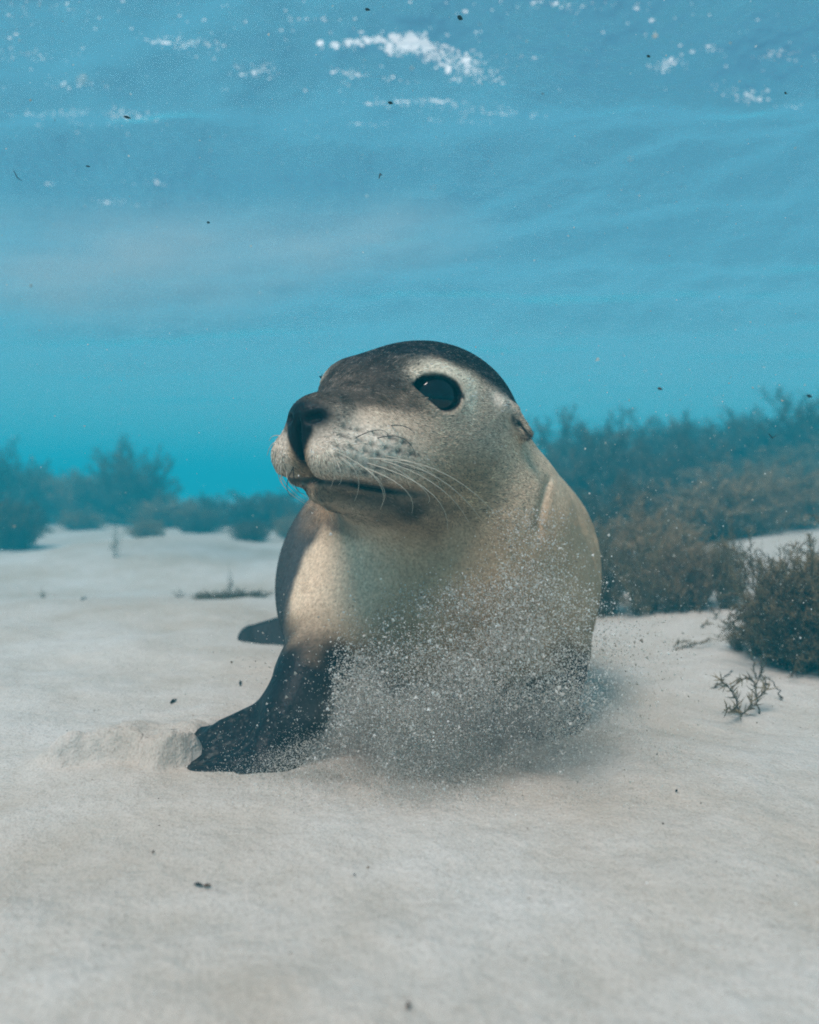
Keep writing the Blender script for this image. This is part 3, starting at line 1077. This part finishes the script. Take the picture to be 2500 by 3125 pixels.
def weed_material(name, lo, hi):
    s = Mat(name)
    geo = s.n('NewGeometry')
    no = s.n('TexNoise', Scale=9.0, Detail=3.0)
    s.l(geo.outputs['Position'], no.inputs['Vector'])
    add = s.n('Math', operation='ADD')
    mul = s.n('Math', operation='MULTIPLY')
    mul.inputs[1].default_value = 0.55
    s.l(geo.outputs['Random Per Island'], mul.inputs[0])
    s.l(mul.outputs[0], add.inputs[0]); s.l(no.outputs[0], add.inputs[1])
    r = s.ramp(add.outputs[0], [(0.38, lo), (1.05, hi)])
    p = s.n('BsdfPrincipled', Roughness=0.6)
    p.inputs['Specular IOR Level'].default_value = 0.3
    s.l(r.outputs[0], p.inputs['Base Color'])
    tr = s.n('BsdfTranslucent')
    s.l(r.outputs[0], tr.inputs[0])
    mx = s.n('MixShader')
    mx.inputs[0].default_value = 0.22
    s.l(p.outputs[0], mx.inputs[1]); s.l(tr.outputs[0], mx.inputs[2])
    s.l(mx.outputs[0], s.out.inputs['Surface'])
    return s.m


M_WEED = weed_material('weed_olive', (0.04, 0.03, 0.017), (0.31, 0.225, 0.12))
M_WEED_B = weed_material('weed_brown', (0.07, 0.046, 0.024), (0.44, 0.29, 0.155))
M_WEED_D = weed_material('weed_dark', (0.012, 0.011, 0.009), (0.17, 0.125, 0.07))
M_WEED_N = weed_material('weed_near', (0.02, 0.015, 0.009), (0.27, 0.19, 0.095))
M_STALK = plain('weed_stalk', (0.05, 0.036, 0.022), 0.6)


def bush(name, meshes, loc, rz, scale, mat, label, category='seaweed', group=None):
    root = empty(name, loc, rz)
    root.scale = scale
    for me, m, nm in ((meshes[0], M_STALK, 'stalk'), (meshes[1], mat, 'foliage')):
        o = bpy.data.objects.new(nm, me)
        if len(me.materials) == 0:
            me.materials.append(m)
        o.material_slots[0].link = 'OBJECT'
        o.material_slots[0].material = m
        COL.objects.link(o)
        o.parent = root
    tag(root, label, category, group)
    return root


# prototypes, unit height
PROTO = [make_bush(100 + i, 0.62, 1.0, 64, 10, 0.105, 0.017, 0.0075, 0.006) for i in range(4)]
PROTO_N = [make_bush(200 + i, 0.60, 1.0, 56, 9, 0.080, 0.0115, 0.0048, 0.006) for i in range(3)]
PROTO_T = [make_bush(300 + i, 0.55, 1.0, 7, 3, 0.11, 0.045, 0.008, 0.014) for i in range(2)]


def far_bush(cx, top, width, depth, proto, mat, label, group=None, sy=1.0, name='seaweed_bush', base=None):
    p = px(cx, 1500, depth)
    z0 = fh(p[0], depth) - 0.02
    ztop = px(cx, top, depth)[2]
    h = max(0.05, ztop - z0) / 1.14
    w = width / FPX * depth / 1.25                              # unit bush is about 1.25 wide
    return bush(name, proto, (p[0], depth, z0), (cx * 0.37) % 6.28, (w, w * sy, h), mat, label, 'seaweed', group)


RW = 'weed bank right of the sea lion'
LW = 'weed bank left of the sea lion'
# the bank on the right, far to near
far_bush(1750, 1262, 429, 6.31, PROTO[0], M_WEED_D, 'dark hazy seaweed bush just right of the sea lion ear, far behind', RW)
far_bush(1960, 1250, 494, 6.55, PROTO[1], M_WEED_D, 'dark blue hazy seaweed mass at the back, middle of the right bank', RW)
far_bush(2200, 1255, 494, 7.04, PROTO[2], M_WEED_D, 'tall faint seaweed bush at the back of the right bank', RW)
far_bush(2450, 1215, 494, 6.31, PROTO[3], M_WEED_D, 'tallest faint seaweed bush rising at the right edge of the picture', RW)
far_bush(1840, 1330, 429, 4.86, PROTO[3], M_WEED_D, 'darkest blue seaweed bush behind the brown ones, right of the neck', RW)
far_bush(2060, 1340, 429, 5.09, PROTO[0], M_WEED_D, 'dark seaweed bush behind the broad brown weed on the right', RW)
far_bush(2270, 1400, 520, 4.24, PROTO[1], M_WEED_B, 'broad brown seaweed bush high on the right bank', RW)
far_bush(2440, 1330, 338, 5.21, PROTO[2], M_WEED, 'grey brown seaweed bush above the white sand slope at right edge', RW)
far_bush(2130, 1480, 390, 3.75, PROTO[2], M_WEED_D, 'dark seaweed bush between the two brown bushes of the right bank', RW)
far_bush(2330, 1490, 312, 3.88, PROTO[0], M_WEED_D, 'dark seaweed bush at the foot of the white sand slope', RW)
far_bush(1990, 1540, 330, 2.36, PROTO[3], M_WEED_B, 'low rust brown seaweed bush in the middle of the right bank', RW)
far_bush(1830, 1510, 143, 4.00, PROTO_T[0], M_WEED, 'thin pale seaweed clump beside the sea lion shoulder', RW)
far_bush(1850, 1600, 170, 2.05, PROTO_N[0], M_WEED, 'small grey seaweed bush touching the sea lion outline at right', RW)
far_bush(1990, 1640, 240, 1.95, PROTO_N[1], M_WEED, 'low grey brown seaweed bush behind the sand crest, left of two', RW)
far_bush(2110, 1610, 230, 1.90, PROTO_N[2], M_WEED_B, 'rounded tan seaweed bush behind the sand crest at right', RW)
far_bush(2225, 1600, 130, 1.85, PROTO_N[0], M_WEED, 'feathery seaweed bush leaning right beside the large dark bush', RW)
far_bush(2330, 1650, 60, 1.80, PROTO_T[1], M_WEED, 'sparse upright seaweed stems on the crest by the large dark bush', RW)
far_bush(2160, 1450, 430, 3.15, PROTO[1], M_WEED_B, 'wide golden brown seaweed bush before the dark right bank, centre', RW)
far_bush(1890, 1450, 330, 3.30, PROTO[0], M_WEED_D, 'dark seaweed bush filling the bank next to the sea lion back', RW)
far_bush(2360, 1425, 330, 3.45, PROTO[3], M_WEED_B, 'golden brown seaweed bush on the slope above the large near bush', RW)
# the bank on the left
far_bush(390, 1345, 273, 7.25, PROTO[0], M_WEED_D, 'tall dark blue seaweed bush standing out on the left bank', LW)
far_bush(20, 1345, 195, 6.92, PROTO[1], M_WEED_D, 'dark seaweed bush cut by the left edge of the picture', LW)
far_bush(200, 1430, 312, 7.56, PROTO[2], M_WEED_B, 'brownish hazy seaweed bush between the two dark left ones', LW)
far_bush(120, 1420, 234, 8.50, PROTO[3], M_WEED_D, 'faint seaweed bush behind the brownish one at far left', LW)
far_bush(520, 1520, 260, 6.30, PROTO[3], M_WEED_B, 'low brownish seaweed bush right of the tall left bush', LW)
far_bush(680, 1500, 234, 6.61, PROTO[1], M_WEED_D, 'low dark seaweed bush with two peaks left of the muzzle', LW)
far_bush(830, 1490, 286, 6.30, PROTO[2], M_WEED_D, 'low hazy seaweed bush below the muzzle of the sea lion', LW)
far_bush(960, 1500, 260, 6.76, PROTO[0], M_WEED_D, 'hazy seaweed bush half hidden behind the sea lion chin', LW)
far_bush(40, 1500, 190, 4.88, PROTO[2], M_WEED_D, 'dark low seaweed bush sunk in a dip at the left edge', LW)
far_bush(455, 1575, 130, 5.12, PROTO_N[0], M_WEED_B, 'small brown seaweed bush in front of the gap beside the tall left bush', LW)
far_bush(610, 1560, 150, 5.62, PROTO_N[1], M_WEED_D, 'small dark seaweed bush left of the low two peaked one', LW)
far_bush(770, 1575, 140, 4.62, PROTO_N[2], M_WEED_D, 'low dark seaweed bush on the sand below the muzzle, nearest of that row', LW)
far_bush(900, 1560, 150, 5.00, PROTO_N[0], M_WEED_B, 'low brownish seaweed bush just left of the sea lion chin', LW)
far_bush(250, 1545, 170, 6.12, PROTO_N[1], M_WEED_B, 'low pale brown seaweed bush at the foot of the tall left bush', LW)
# tufts on the open sand at the left
TL = 'small tufts on the sand at left'
far_bush(352, 1580, 60, 3.6, PROTO_T[0], M_WEED, 'pale thin tuft standing before the left weed bank', TL)
far_bush(690, 1725, 60, 2.7, PROTO_T[1], M_WEED, 'lone thin tuft on the sand left of the sea lion shoulder', TL)
far_bush(545, 1800, 100, 2.45, PROTO_T[0], M_WEED, 'pale tuft behind the sand ridge, left end of the low mat', TL)
far_bush(640, 1838, 130, 2.38, PROTO_N[1], M_WEED, 'low weed mat behind the sand ridge, middle piece', TL)
far_bush(735, 1818, 170, 2.35, PROTO_N[2], M_WEED, 'low weed mat on the ridge nearest the sea lion flank', TL)
far_bush(115, 1822, 90, 2.45, PROTO_T[1], M_WEED, 'faint flat tuft on the ridge at far left', TL)

# the large bush at the right edge
BN = [make_bush(401, 0.60, 1.0, 140, 11, 0.062, 0.0085, 0.0040, 0.006)]
b0 = ground_at(2470, 2085)
big = bush('seaweed_bush', BN[0], (b0[0] + 0.070, b0[1] + 0.09, b0[2] - 0.02), 0.6, (0.235, 0.235, 0.265), M_WEED_N,
           'large dark feathery seaweed bush at the right edge of the picture', 'seaweed')
b1 = ground_at(2345, 2010)
bush('seaweed_bush', PROTO_N[1], (b1[0] + 0.01, b1[1] + 0.02, b1[2] - 0.01), 2.0, (0.085, 0.085, 0.125), M_WEED,
     'spiky olive seaweed lobe on the left of the large dark bush', 'seaweed')
b2 = ground_at(2265, 1985)
bush('seaweed_bush', PROTO_N[2], (b2[0], b2[1], b2[2] - 0.005), 1.0, (0.045, 0.045, 0.05), M_WEED,
     'little round seaweed bush left of the large dark bush', 'seaweed')


def sprig(paths, label, seed, needle=0.019, step=0.0022, nrad=0.0011, r0=0.0015, mat=M_WEED, spread=0.75):
    rg = np.random.default_rng(seed)
    st, fo = Geo(), Geo()
    o0 = np.array(paths[0][0])
    for pth in paths:
        k = np.array(pth) - o0
        t = np.linspace(0, len(k) - 1, 12)
        k = np.stack([np.interp(t, np.arange(len(k)), k[:, i]) for i in range(3)], 1)
        k[1:-1] = 0.25 * k[:-2] + 0.5 * k[1:-1] + 0.25 * k[2:]
        k[1:-1] += rg.normal(size=(10, 3)) * 0.0012
        frond(k, rg, st, fo, r0, needle, step, nrad, 0.1, spread, True)
    bush('seaweed_sprig', (st.mesh('stalk'), fo.mesh('foliage')), tuple(o0), 0.0, (1, 1, 1), mat, label, 'seaweed')


g = ground_at(2262, 2188)
D = g[1]
sprig([[g, px(2250, 2140, D), px(2225, 2095, D - .01), px(2198, 2072, D - .02)], [px(2262, 2180, D), px(2240, 2165, D - .03), px(2215, 2158, D - .04)],
       [px(2262, 2182, D), px(2290, 2160, D), px(2296, 2128, D)]],
      'feathery olive sprig lying leftmost in front of the large dark bush', 1)
g = ground_at(2318, 2180)
D = g[1]
sprig([[g, px(2316, 2140, D), px(2306, 2100, D + .01), px(2296, 2070, D + .02), px(2250, 2072, D)],
       [px(2316, 2130, D), px(2340, 2105, D), px(2330, 2070, D + .02)]],
      'feathery olive sprig with a forked top, standing beside the leftmost one', 2)
g = ground_at(2383, 2138)
D = g[1]
sprig([[g, px(2378, 2110, D), px(2358, 2080, D), px(2335, 2068, D + .01)]], 'thin bare arched stem in front of the large dark bush', 3, 0.007, 0.010)
g = ground_at(2310, 2075)
D = g[1]
sprig([[g, px(2300, 2040, D), px(2296, 2010, D), px(2262, 1915, D)], [px(2315, 2070, D), px(2325, 2020, D), px(2332, 1985, D), px(2320, 1950, D)],
       [px(2320, 2068, D), px(2330, 2035, D), px(2345, 1990, D), px(2290, 1910, D)]],
      'bundle of bare upright stems between the sprigs and the large dark bush', 4, 0.012, 0.006)
g = ground_at(2180, 1890)
D = g[1]
sprig([[g, px(2195, 1870, D), px(2205, 1840, D), px(2200, 1818, D)], [px(2190, 1880, D), px(2172, 1865, D), px(2160, 1850, D)]],
      'wispy pale sprig on the open sand slope at right', 5, 0.010, 0.006)
g = ground_at(2215, 1815)
D = g[1]
sprig([[g, px(2213, 1800, D), px(2218, 1785, D)], [g, px(2235, 1813, D), px(2252, 1808, D), px(2262, 1815, D)]],
      'tiny tan sprig lying just below the sand crest at right', 6, 0.009, 0.006, mat=M_WEED_B)
g = ground_at(2050, 1985)
D = g[1]
sprig([[g, px(2085, 1975, D), px(2120, 1968, D), px(2165, 1948, D)], [px(2055, 1975, D), px(2080, 1955, D), px(2110, 1960, D)],
       [px(2140, 1915, D), px(2150, 1905, D), px(2162, 1900, D)]],
      'flat grey weed mat half buried in the sand at right', 7, 0.014, 0.003, 0.0012)
g = ground_at(2170, 2100)
D = g[1]
sprig([[g, px(2195, 2090, D), px(2215, 2060, D), px(2235, 2050, D)]], 'short dark weed scraps in a line on the sand left of the sprigs', 8, 0.008, 0.005, 0.0012, mat=M_WEED_D)


# ------------------------------------------------------------------ suspended sand and specks
def grains(name, P, size, mat, label, seed, parent=None, octa=True):
    rg = np.random.default_rng(seed)
    n = len(P)
    if octa:
        B = np.array([(1, 0, 0), (-1, 0, 0), (0, 1, 0), (0, -1, 0), (0, 0, 1), (0, 0, -1)], float)
        T = np.array([(0, 2, 4), (2, 1, 4), (1, 3, 4), (3, 0, 4), (2, 0, 5), (1, 2, 5), (3, 1, 5), (0, 3, 5)])
    else:
        B = np.array([(1, 1, 1), (1, -1, -1), (-1, 1, -1), (-1, -1, 1)], float) * 0.75
        T = np.array([(0, 1, 2), (0, 3, 1), (0, 2, 3), (1, 3, 2)])
    q = rg.normal(size=(n, 4)); q /= np.linalg.norm(q, axis=1)[:, None]
    w, x, y, z = q.T
    Rm = np.stack([1 - 2 * (y * y + z * z), 2 * (x * y - z * w), 2 * (x * z + y * w), 2 * (x * y + z * w), 1 - 2 * (x * x + z * z), 2 * (y * z - x * w),
                   2 * (x * z - y * w), 2 * (y * z + x * w), 1 - 2 * (x * x + y * y)], 1).reshape(n, 3, 3)
    sc = size[:, None] * rg.uniform(0.6, 1.3, (n, 3))
    V = P[:, None] + np.einsum('nij,nkj->nki', Rm, B[None] * sc[:, None])
    F = (np.arange(n)[:, None, None] * len(B) + T[None]).reshape(-1, 3)
    o = obj(name, mesh_np(name, V.reshape(-1, 3), F, smooth=octa), mat)
    tag(o, label, kind='stuff')
    return o


def grain_material():
    s = Mat('sand_grain')
    geo = s.n('NewGeometry')
    r = s.ramp(geo.outputs['Random Per Island'], [(0.0, (0.30, 0.25, 0.19)), (0.2, (0.62, 0.57, 0.50)), (0.7, (0.80, 0.77, 0.72)), (1.0, (0.92, 0.91, 0.88))])
    p = s.n('BsdfPrincipled', Roughness=0.6)
    s.l(r.outputs[0], p.inputs['Base Color'])
    tr = s.n('BsdfTranslucent')
    s.l(r.outputs[0], tr.inputs[0])
    mx = s.n('MixShader')
    mx.inputs[0].default_value = 0.55
    s.l(p.outputs[0], mx.inputs[1]); s.l(tr.outputs[0], mx.inputs[2])
    s.l(mx.outputs[0], s.out.inputs['Surface'])
    return s.m


M_GRAIN = grain_material()


def sand_cloud():
    rg = np.random.default_rng(31)
    n = 700000
    z = rg.exponential(0.075, n)
    t = np.clip(z / 0.28, 0, 1)
    cx = 0.020 + 0.115 * smooth01(0.1, 1.0, t)
    wx = 0.165 - 0.120 * smooth01(0.25, 1.0, t)
    x = cx + wx * rg.normal(0, 0.62, n)
    y = 1.0 - 0.04 * (1 - t) + rg.normal(0, 0.07, n)
    k = 260000                                                   # the low veil rolling over the sand
    x[:k] = 0.02 + rg.normal(0, 0.12, k)
    z[:k] = rg.exponential(0.032, k)
    y[:k] = 0.95 + rg.normal(0, 0.07, k) - 0.2 * (x[:k] - 0.06) ** 2
    P = np.stack([x, y, z], 1)
    clump = vnoise3(P * np.array([16, 16, 20]), 71) + 0.5 * vnoise3(P * 45, 72)
    keep = (z < 0.30) & (y > 0.78) & (rg.random(n) < smooth01(-0.9, 0.9, clump)) & (z > floor_h(x, y) + 0.001)
    keep &= ~((x < -0.09) & (z > 0.055 + 0.35 * (x + 0.09)) & (rg.random(n) < 0.88))
    P = P[keep]
    P = P[sd_lion(P) > 0.004]
    size = 0.00056 * np.exp(rg.normal(0, 0.45, len(P))) * (0.55 + 0.45 * smooth01(0.02, 0.13, P[:, 2]))
    grains('suspended_sand', P, size, M_GRAIN, 'cloud of pale sand grains whirled up before the sea lion chest', 5, octa=False)
    print('cloud grains', len(P))


sand_cloud()


def specks():
    rg = np.random.default_rng(77)
    n = 15000
    P = np.stack([rg.uniform(-1.6, 1.6, n), 0.35 + 3.2 * rg.random(n), rg.uniform(0.03, 1.5, n)], 1)
    # stirred up drift over the right hand weed and round the animal
    m = 14000
    Q = np.stack([rg.uniform(0.12, 1.25, m), rg.uniform(0.9, 2.2, m), 0.02 + np.abs(rg.normal(0, 0.22, m))], 1)
    P = np.concatenate([P, Q])
    P = P[(P[:, 2] > floor_h(P[:, 0], P[:, 1]) + 0.004)]
    P = P[sd_lion(P) > 0.01]
    size = 0.00045 * np.exp(rg.normal(0, 0.5, len(P)))
    grains('floating_specks', P, size, M_GRAIN, 'fine pale specks drifting in the water', 6, octa=False)


specks()


def crumbs():
    rg = np.random.default_rng(55)
    n = 1300
    y = 0.40 + 2.2 * rg.random(n) ** 1.6
    x = rg.uniform(-0.62, 0.62, n) * (0.4 + y)
    P = np.stack([x, y, floor_h(x, y) + 0.0004], 1)
    size = 0.00055 * np.exp(rg.normal(0, 0.45, n))
    s = Mat('shell_crumb')
    geo = s.n('NewGeometry')
    r = s.ramp(geo.outputs['Random Per Island'], [(0.0, (0.05, 0.035, 0.025)), (0.35, (0.20, 0.14, 0.09)), (0.6, (0.45, 0.36, 0.27)), (0.8, (0.8, 0.78, 0.74))])
    p = s.n('BsdfPrincipled', Roughness=0.7)
    s.l(r.outputs[0], p.inputs['Base Color'])
    s.l(p.outputs[0], s.out.inputs['Surface'])
    grains('shell_crumbs', P, size, s.m, 'tiny shell and weed crumbs strewn over the sand', 8)


crumbs()


# ------------------------------------------------------------------ white flakes added as sun glints under the surface
def water_at(x, y):
    o = np.array([0, 0, CAM_H])
    v = px(x, y, 1.0) - o
    t = np.linspace(1.5, 9, 1500)
    P = o + t[:, None] * v
    hit = np.where(P[:, 2] > water_h(P[:, 0], P[:, 1]) - 0.006)[0]
    return P[hit[0]] if len(hit) else None


def glint_flakes():
    rg = np.random.default_rng(9)
    spots = []                                                  # photograph x, y, size

    def cluster(cx, cy, w, h, n, size, slope=0.0, arc=0.0):
        for _ in range(n):
            a, b = rg.normal(0, 0.42, 2)
            x = cx + a * w
            spots.append((x, cy + b * h + slope * a * w + arc * (a * a), 0.36 * size * math.exp(rg.normal(0, 0.55))))
    cluster(1110, 128, 120, 10, 160, 9, -0.12)
    cluster(1235, 130, 75, 30, 300, 10)
    cluster(1330, 165, 170, 40, 320, 6, 0.32)
    cluster(1420, 205, 130, 55, 160, 5, 0.25)
    cluster(560, 130, 130, 26, 70, 5, 0.08)
    cluster(785, 215, 75, 34, 60, 5)
    cluster(1080, 225, 70, 18, 40, 5)
    cluster(1200, 245, 120, 14, 14, 4)
    cluster(110, 170, 160, 34, 50, 3.5)
    cluster(220, 255, 130, 30, 40, 3.5)
    cluster(180, 345, 160, 16, 55, 4.5, -0.05)
    cluster(390, 348, 110, 18, 60, 5, 0.08)
    cluster(260, 380, 200, 30, 30, 3)
    cluster(1330, 308, 90, 8, 45, 6, 0.06)
    cluster(1450, 335, 240, 18, 80, 5, 0.10)
    cluster(1180, 318, 100, 14, 30, 5)
    cluster(1400, 370, 120, 14, 30, 4)
    cluster(1150, 380, 100, 10, 20, 4)
    cluster(2045, 192, 60, 26, 60, 5, -0.25)
    cluster(2170, 150, 60, 14, 20, 4)
    cluster(2370, 165, 80, 24, 40, 4, -0.1)
    cluster(2280, 295, 110, 30, 60, 5, 0.18)
    cluster(1750, 15, 260, 20, 60, 4)
    cluster(950, 60, 140, 12, 26, 4)
    cluster(90, 30, 160, 30, 30, 3)
    cluster(480, 560, 120, 10, 14, 4, 0.06)
    cluster(330, 615, 120, 10, 24, 4, 0.08)
    cluster(155, 562, 30, 5, 6, 5)
    cluster(1540, 190, 220, 60, 30, 3)
    for _ in range(120):
        spots.append((rg.uniform(0, 2500), rg.uniform(0, 280), 2.2 * math.exp(rg.normal(0, 0.4))))
    V, F, n = [], [], 0
    kept = []
    for (x, y, sz) in sorted(spots, key=lambda q: -q[2]):
        if any(abs(x - a) < 1.05 * (sz + b_) and abs(y - c) < 0.55 * (sz + b_) for a, c, b_ in kept):
            continue
        kept.append((x, y, sz))
        p = water_at(x, y)
        if p is None:
            continue
        d = np.linalg.norm(p)
        r = sz / FPX * d * 0.55
        k = 8
        an = np.arange(k) * 2 * math.pi / k + rg.random()
        rr = r * rg.uniform(0.7, 1.25, k)
        ax = 1.2 + 1.6 * rg.random()
        vx, vy = p[0] + ax * rr * np.cos(an), p[1] + 1.5 * rr * np.sin(an)
        vz = water_h(vx, vy) - 0.004
        V += [(a, b, c) for a, b, c in zip(vx, vy, vz)] + [(p[0], p[1], float(water_h(p[0:1], p[1:2])[0]) - 0.006 - 0.25 * r)]
        F += [(n + i, n + k, n + (i + 1) % k) for i in range(k)]
        n += k + 1
    s = Mat('glint_white')
    tr = s.n('BsdfTranslucent')
    tr.inputs[0].default_value = (0.92, 0.92, 0.92, 1)
    s.l(tr.outputs[0], s.out.inputs['Surface'])
    o = obj('glint_flakes', mesh_np('glint_flakes', np.array(V), np.array(F)), s.m)
    tag(o, 'white flakes standing in for sun glints under the wave crests', kind='stuff')


glint_flakes()

# ------------------------------------------------------------------ loose weed scraps, one by one
M_SCRAP = plain('scrap_dark', (0.018, 0.020, 0.020), 0.7)
M_SCRAP_B = plain('scrap_brown', (0.10, 0.06, 0.04), 0.8)


def scrap(name, pts, r, mat, label):
    pts = np.array(pts)
    o0 = pts[0].copy()
    t = np.linspace(0, len(pts) - 1, 7)
    k = np.stack([np.interp(t, np.arange(len(pts)), pts[:, i]) for i in range(3)], 1) - o0
    V, F = tube(k, r, r * 0.5, 6)
    prof = np.sin(np.linspace(0.25, math.pi - 0.25, 7))
    c = np.repeat(k, 6, 0)
    V = c + (V - c) * np.repeat(prof, 6)[:, None] * 1.3
    o = obj(name, mesh_np(name, V, F), mat)
    o.location = Vector(o0)
    tag(o, label, 'seaweed scrap')


def drift(x0, y0, x1, y1, depth, w, label, bend=0.0, mat=None):
    a, b = px(x0, y0, depth), px(x1, y1, depth + 0.01)
    m = (a + b) / 2 + np.array([0, 0, bend * np.linalg.norm(b - a)])
    scrap('weed_scrap', [a, m, b], w / FPX * depth * 0.5, mat or M_SCRAP, label)


drift(1398, 50, 1412, 60, 0.9, 13, 'round black scrap drifting above the brightest glint at the top')
drift(1115, 27, 1130, 31, 1.0, 8, 'short dark scrap drifting at the top edge left of the round one')
drift(378, 355, 400, 361, 0.9, 8, 'dark splinter drifting over the long glint at upper left')
drift(1185, 312, 1200, 316, 0.9, 9, 'dark speck drifting over the thin streaks below the main glint')
drift(262, 506, 276, 509, 1.0, 5, 'small dark splinter drifting at left below the glints')
drift(1156, 546, 1166, 536, 0.9, 5, 'tiny curved dark thread drifting above the sea lion head', 0.3)
drift(40, 518, 68, 552, 0.8, 3, 'thin dark hair of weed drifting near the left edge', -0.2)
drift(632, 678, 641, 680, 1.0, 7, 'dark dot drifting midway up the water at left')
drift(2008, 1184, 2022, 1189, 1.2, 9, 'reddish scrap drifting above the right weed bank', mat=M_SCRAP_B)
drift(2464, 1206, 2478, 1212, 1.2, 10, 'dark scrap drifting at the right edge above the weed')
drift(2345, 1322, 2370, 1328, 1.2, 4, 'thin curved thread drifting in front of the right weed bank', -0.3)
drift(975, 1147, 984, 1141, 0.9, 5, 'tiny curved fleck drifting just above the sea lion nose', -0.3)
drift(1975, 170, 1985, 174, 1.0, 8, 'faint dark speck drifting left of the small glint at upper right')
drift(2395, 282, 2402, 286, 1.0, 7, 'small dark speck drifting right of the lowest right glint')


def lying(x0, y0, x1, y1, w, label, mat=None):
    a, b = ground_at(x0, y0), ground_at(x1, y1)
    a[2] += 0.002; b[2] += 0.002
    m = (a + b) / 2; m[2] += 0.001
    scrap('weed_scrap', [a, m, b], w / FPX * a[1] * 0.5, mat or M_SCRAP, label)


lying(520, 2150, 540, 2138, 10, 'short dark stick lying on the sand left of the sea lion flipper')
lying(732, 2095, 735, 2080, 7, 'small upright dark chip on the sand beside the sea lion arm')
lying(248, 1833, 264, 1826, 8, 'dark chip on the ridge at far left')
lying(592, 2708, 622, 2716, 10, 'dark end of the scrap lying on the foreground sand at left')
lying(622, 2716, 646, 2712, 11, 'reddish brown scrap lying on the foreground sand at left', M_SCRAP_B)
lying(1245, 3098, 1247, 3065, 12, 'blurred brown stub standing at the bottom edge of the picture', M_SCRAP_B)
lying(465, 2611, 472, 2606, 8, 'small brown chip on the foreground sand above the reddish one', M_SCRAP_B)
lying(2062, 2423, 2068, 2418, 7, 'dark chip on the sand below the right sprigs')
lying(1080, 2683, 1085, 2680, 6, 'tiny dark chip on the open sand below the sea lion')
lying(745, 1632, 760, 1628, 10, 'dark pebble-like scrap at the foot of the left weed bank')


# ------------------------------------------------------------------ milky silt the flippers have stirred up, and haze added for sunbeams
def cloud(name, loc, scale, density, colour, scale_n, label):
    s = Mat(name)
    tc = s.n('TexCoord')
    ln = s.n('VectorMath', operation='LENGTH')
    s.l(tc.outputs['Object'], ln.inputs[0])                     # unit ball: 0 in the middle, 1 at the skin
    fall = s.n('MapRange', interpolation_type='SMOOTHSTEP')
    fall.inputs['From Min'].default_value = 1.0
    fall.inputs['From Max'].default_value = 0.15
    s.l(ln.outputs['Value'], fall.inputs[0])
    no = s.n('TexNoise', Scale=scale_n, Detail=3.0, Roughness=0.6)
    s.l(tc.outputs['Object'], no.inputs['Vector'])
    bil = s.n('MapRange')
    bil.inputs['From Min'].default_value = 0.36
    bil.inputs['From Max'].default_value = 0.68
    s.l(no.outputs[0], bil.inputs[0])
    mul = s.n('Math', operation='MULTIPLY')
    s.l(fall.outputs[0], mul.inputs[0]); s.l(bil.outputs[0], mul.inputs[1])
    den = s.n('Math', operation='MULTIPLY')
    den.inputs[1].default_value = density
    s.l(mul.outputs[0], den.inputs[0])
    v = s.n('VolumePrincipled')
    v.inputs['Color'].default_value = (*colour, 1)
    v.inputs['Anisotropy'].default_value = 0.2
    s.l(den.outputs[0], v.inputs['Density'])
    s.l(v.outputs[0], s.out.inputs['Volume'])
    me = ball(name, 1.0, 32, 20)
    me.materials.append(s.m)
    o = bpy.data.objects.new(name, me)
    COL.objects.link(o)
    o.location = loc
    o.scale = scale
    tag(o, label, kind='stuff')


cloud('silt_cloud', (0.015, 0.975, 0.038), (0.23, 0.14, 0.110), 12.0, (0.93, 0.90, 0.85), 2.6, 'soft milky silt rolling over the sand below the sea lion chest')
cloud('beam_haze', (-1.15, 3.3, 1.25), (1.15, 0.45, 0.33), 2.6, (0.90, 0.95, 0.97), 1.8, 'pale haze added as scattered sunlight under the waves at upper left')  # pale volume added in place of scattered sunbeams
cloud('beam_haze', (-0.20, 3.5, 1.42), (0.75, 0.40, 0.22), 2.0, (0.90, 0.95, 0.97), 1.8, 'pale haze added as scattered sunlight under the waves above the sea lion head')
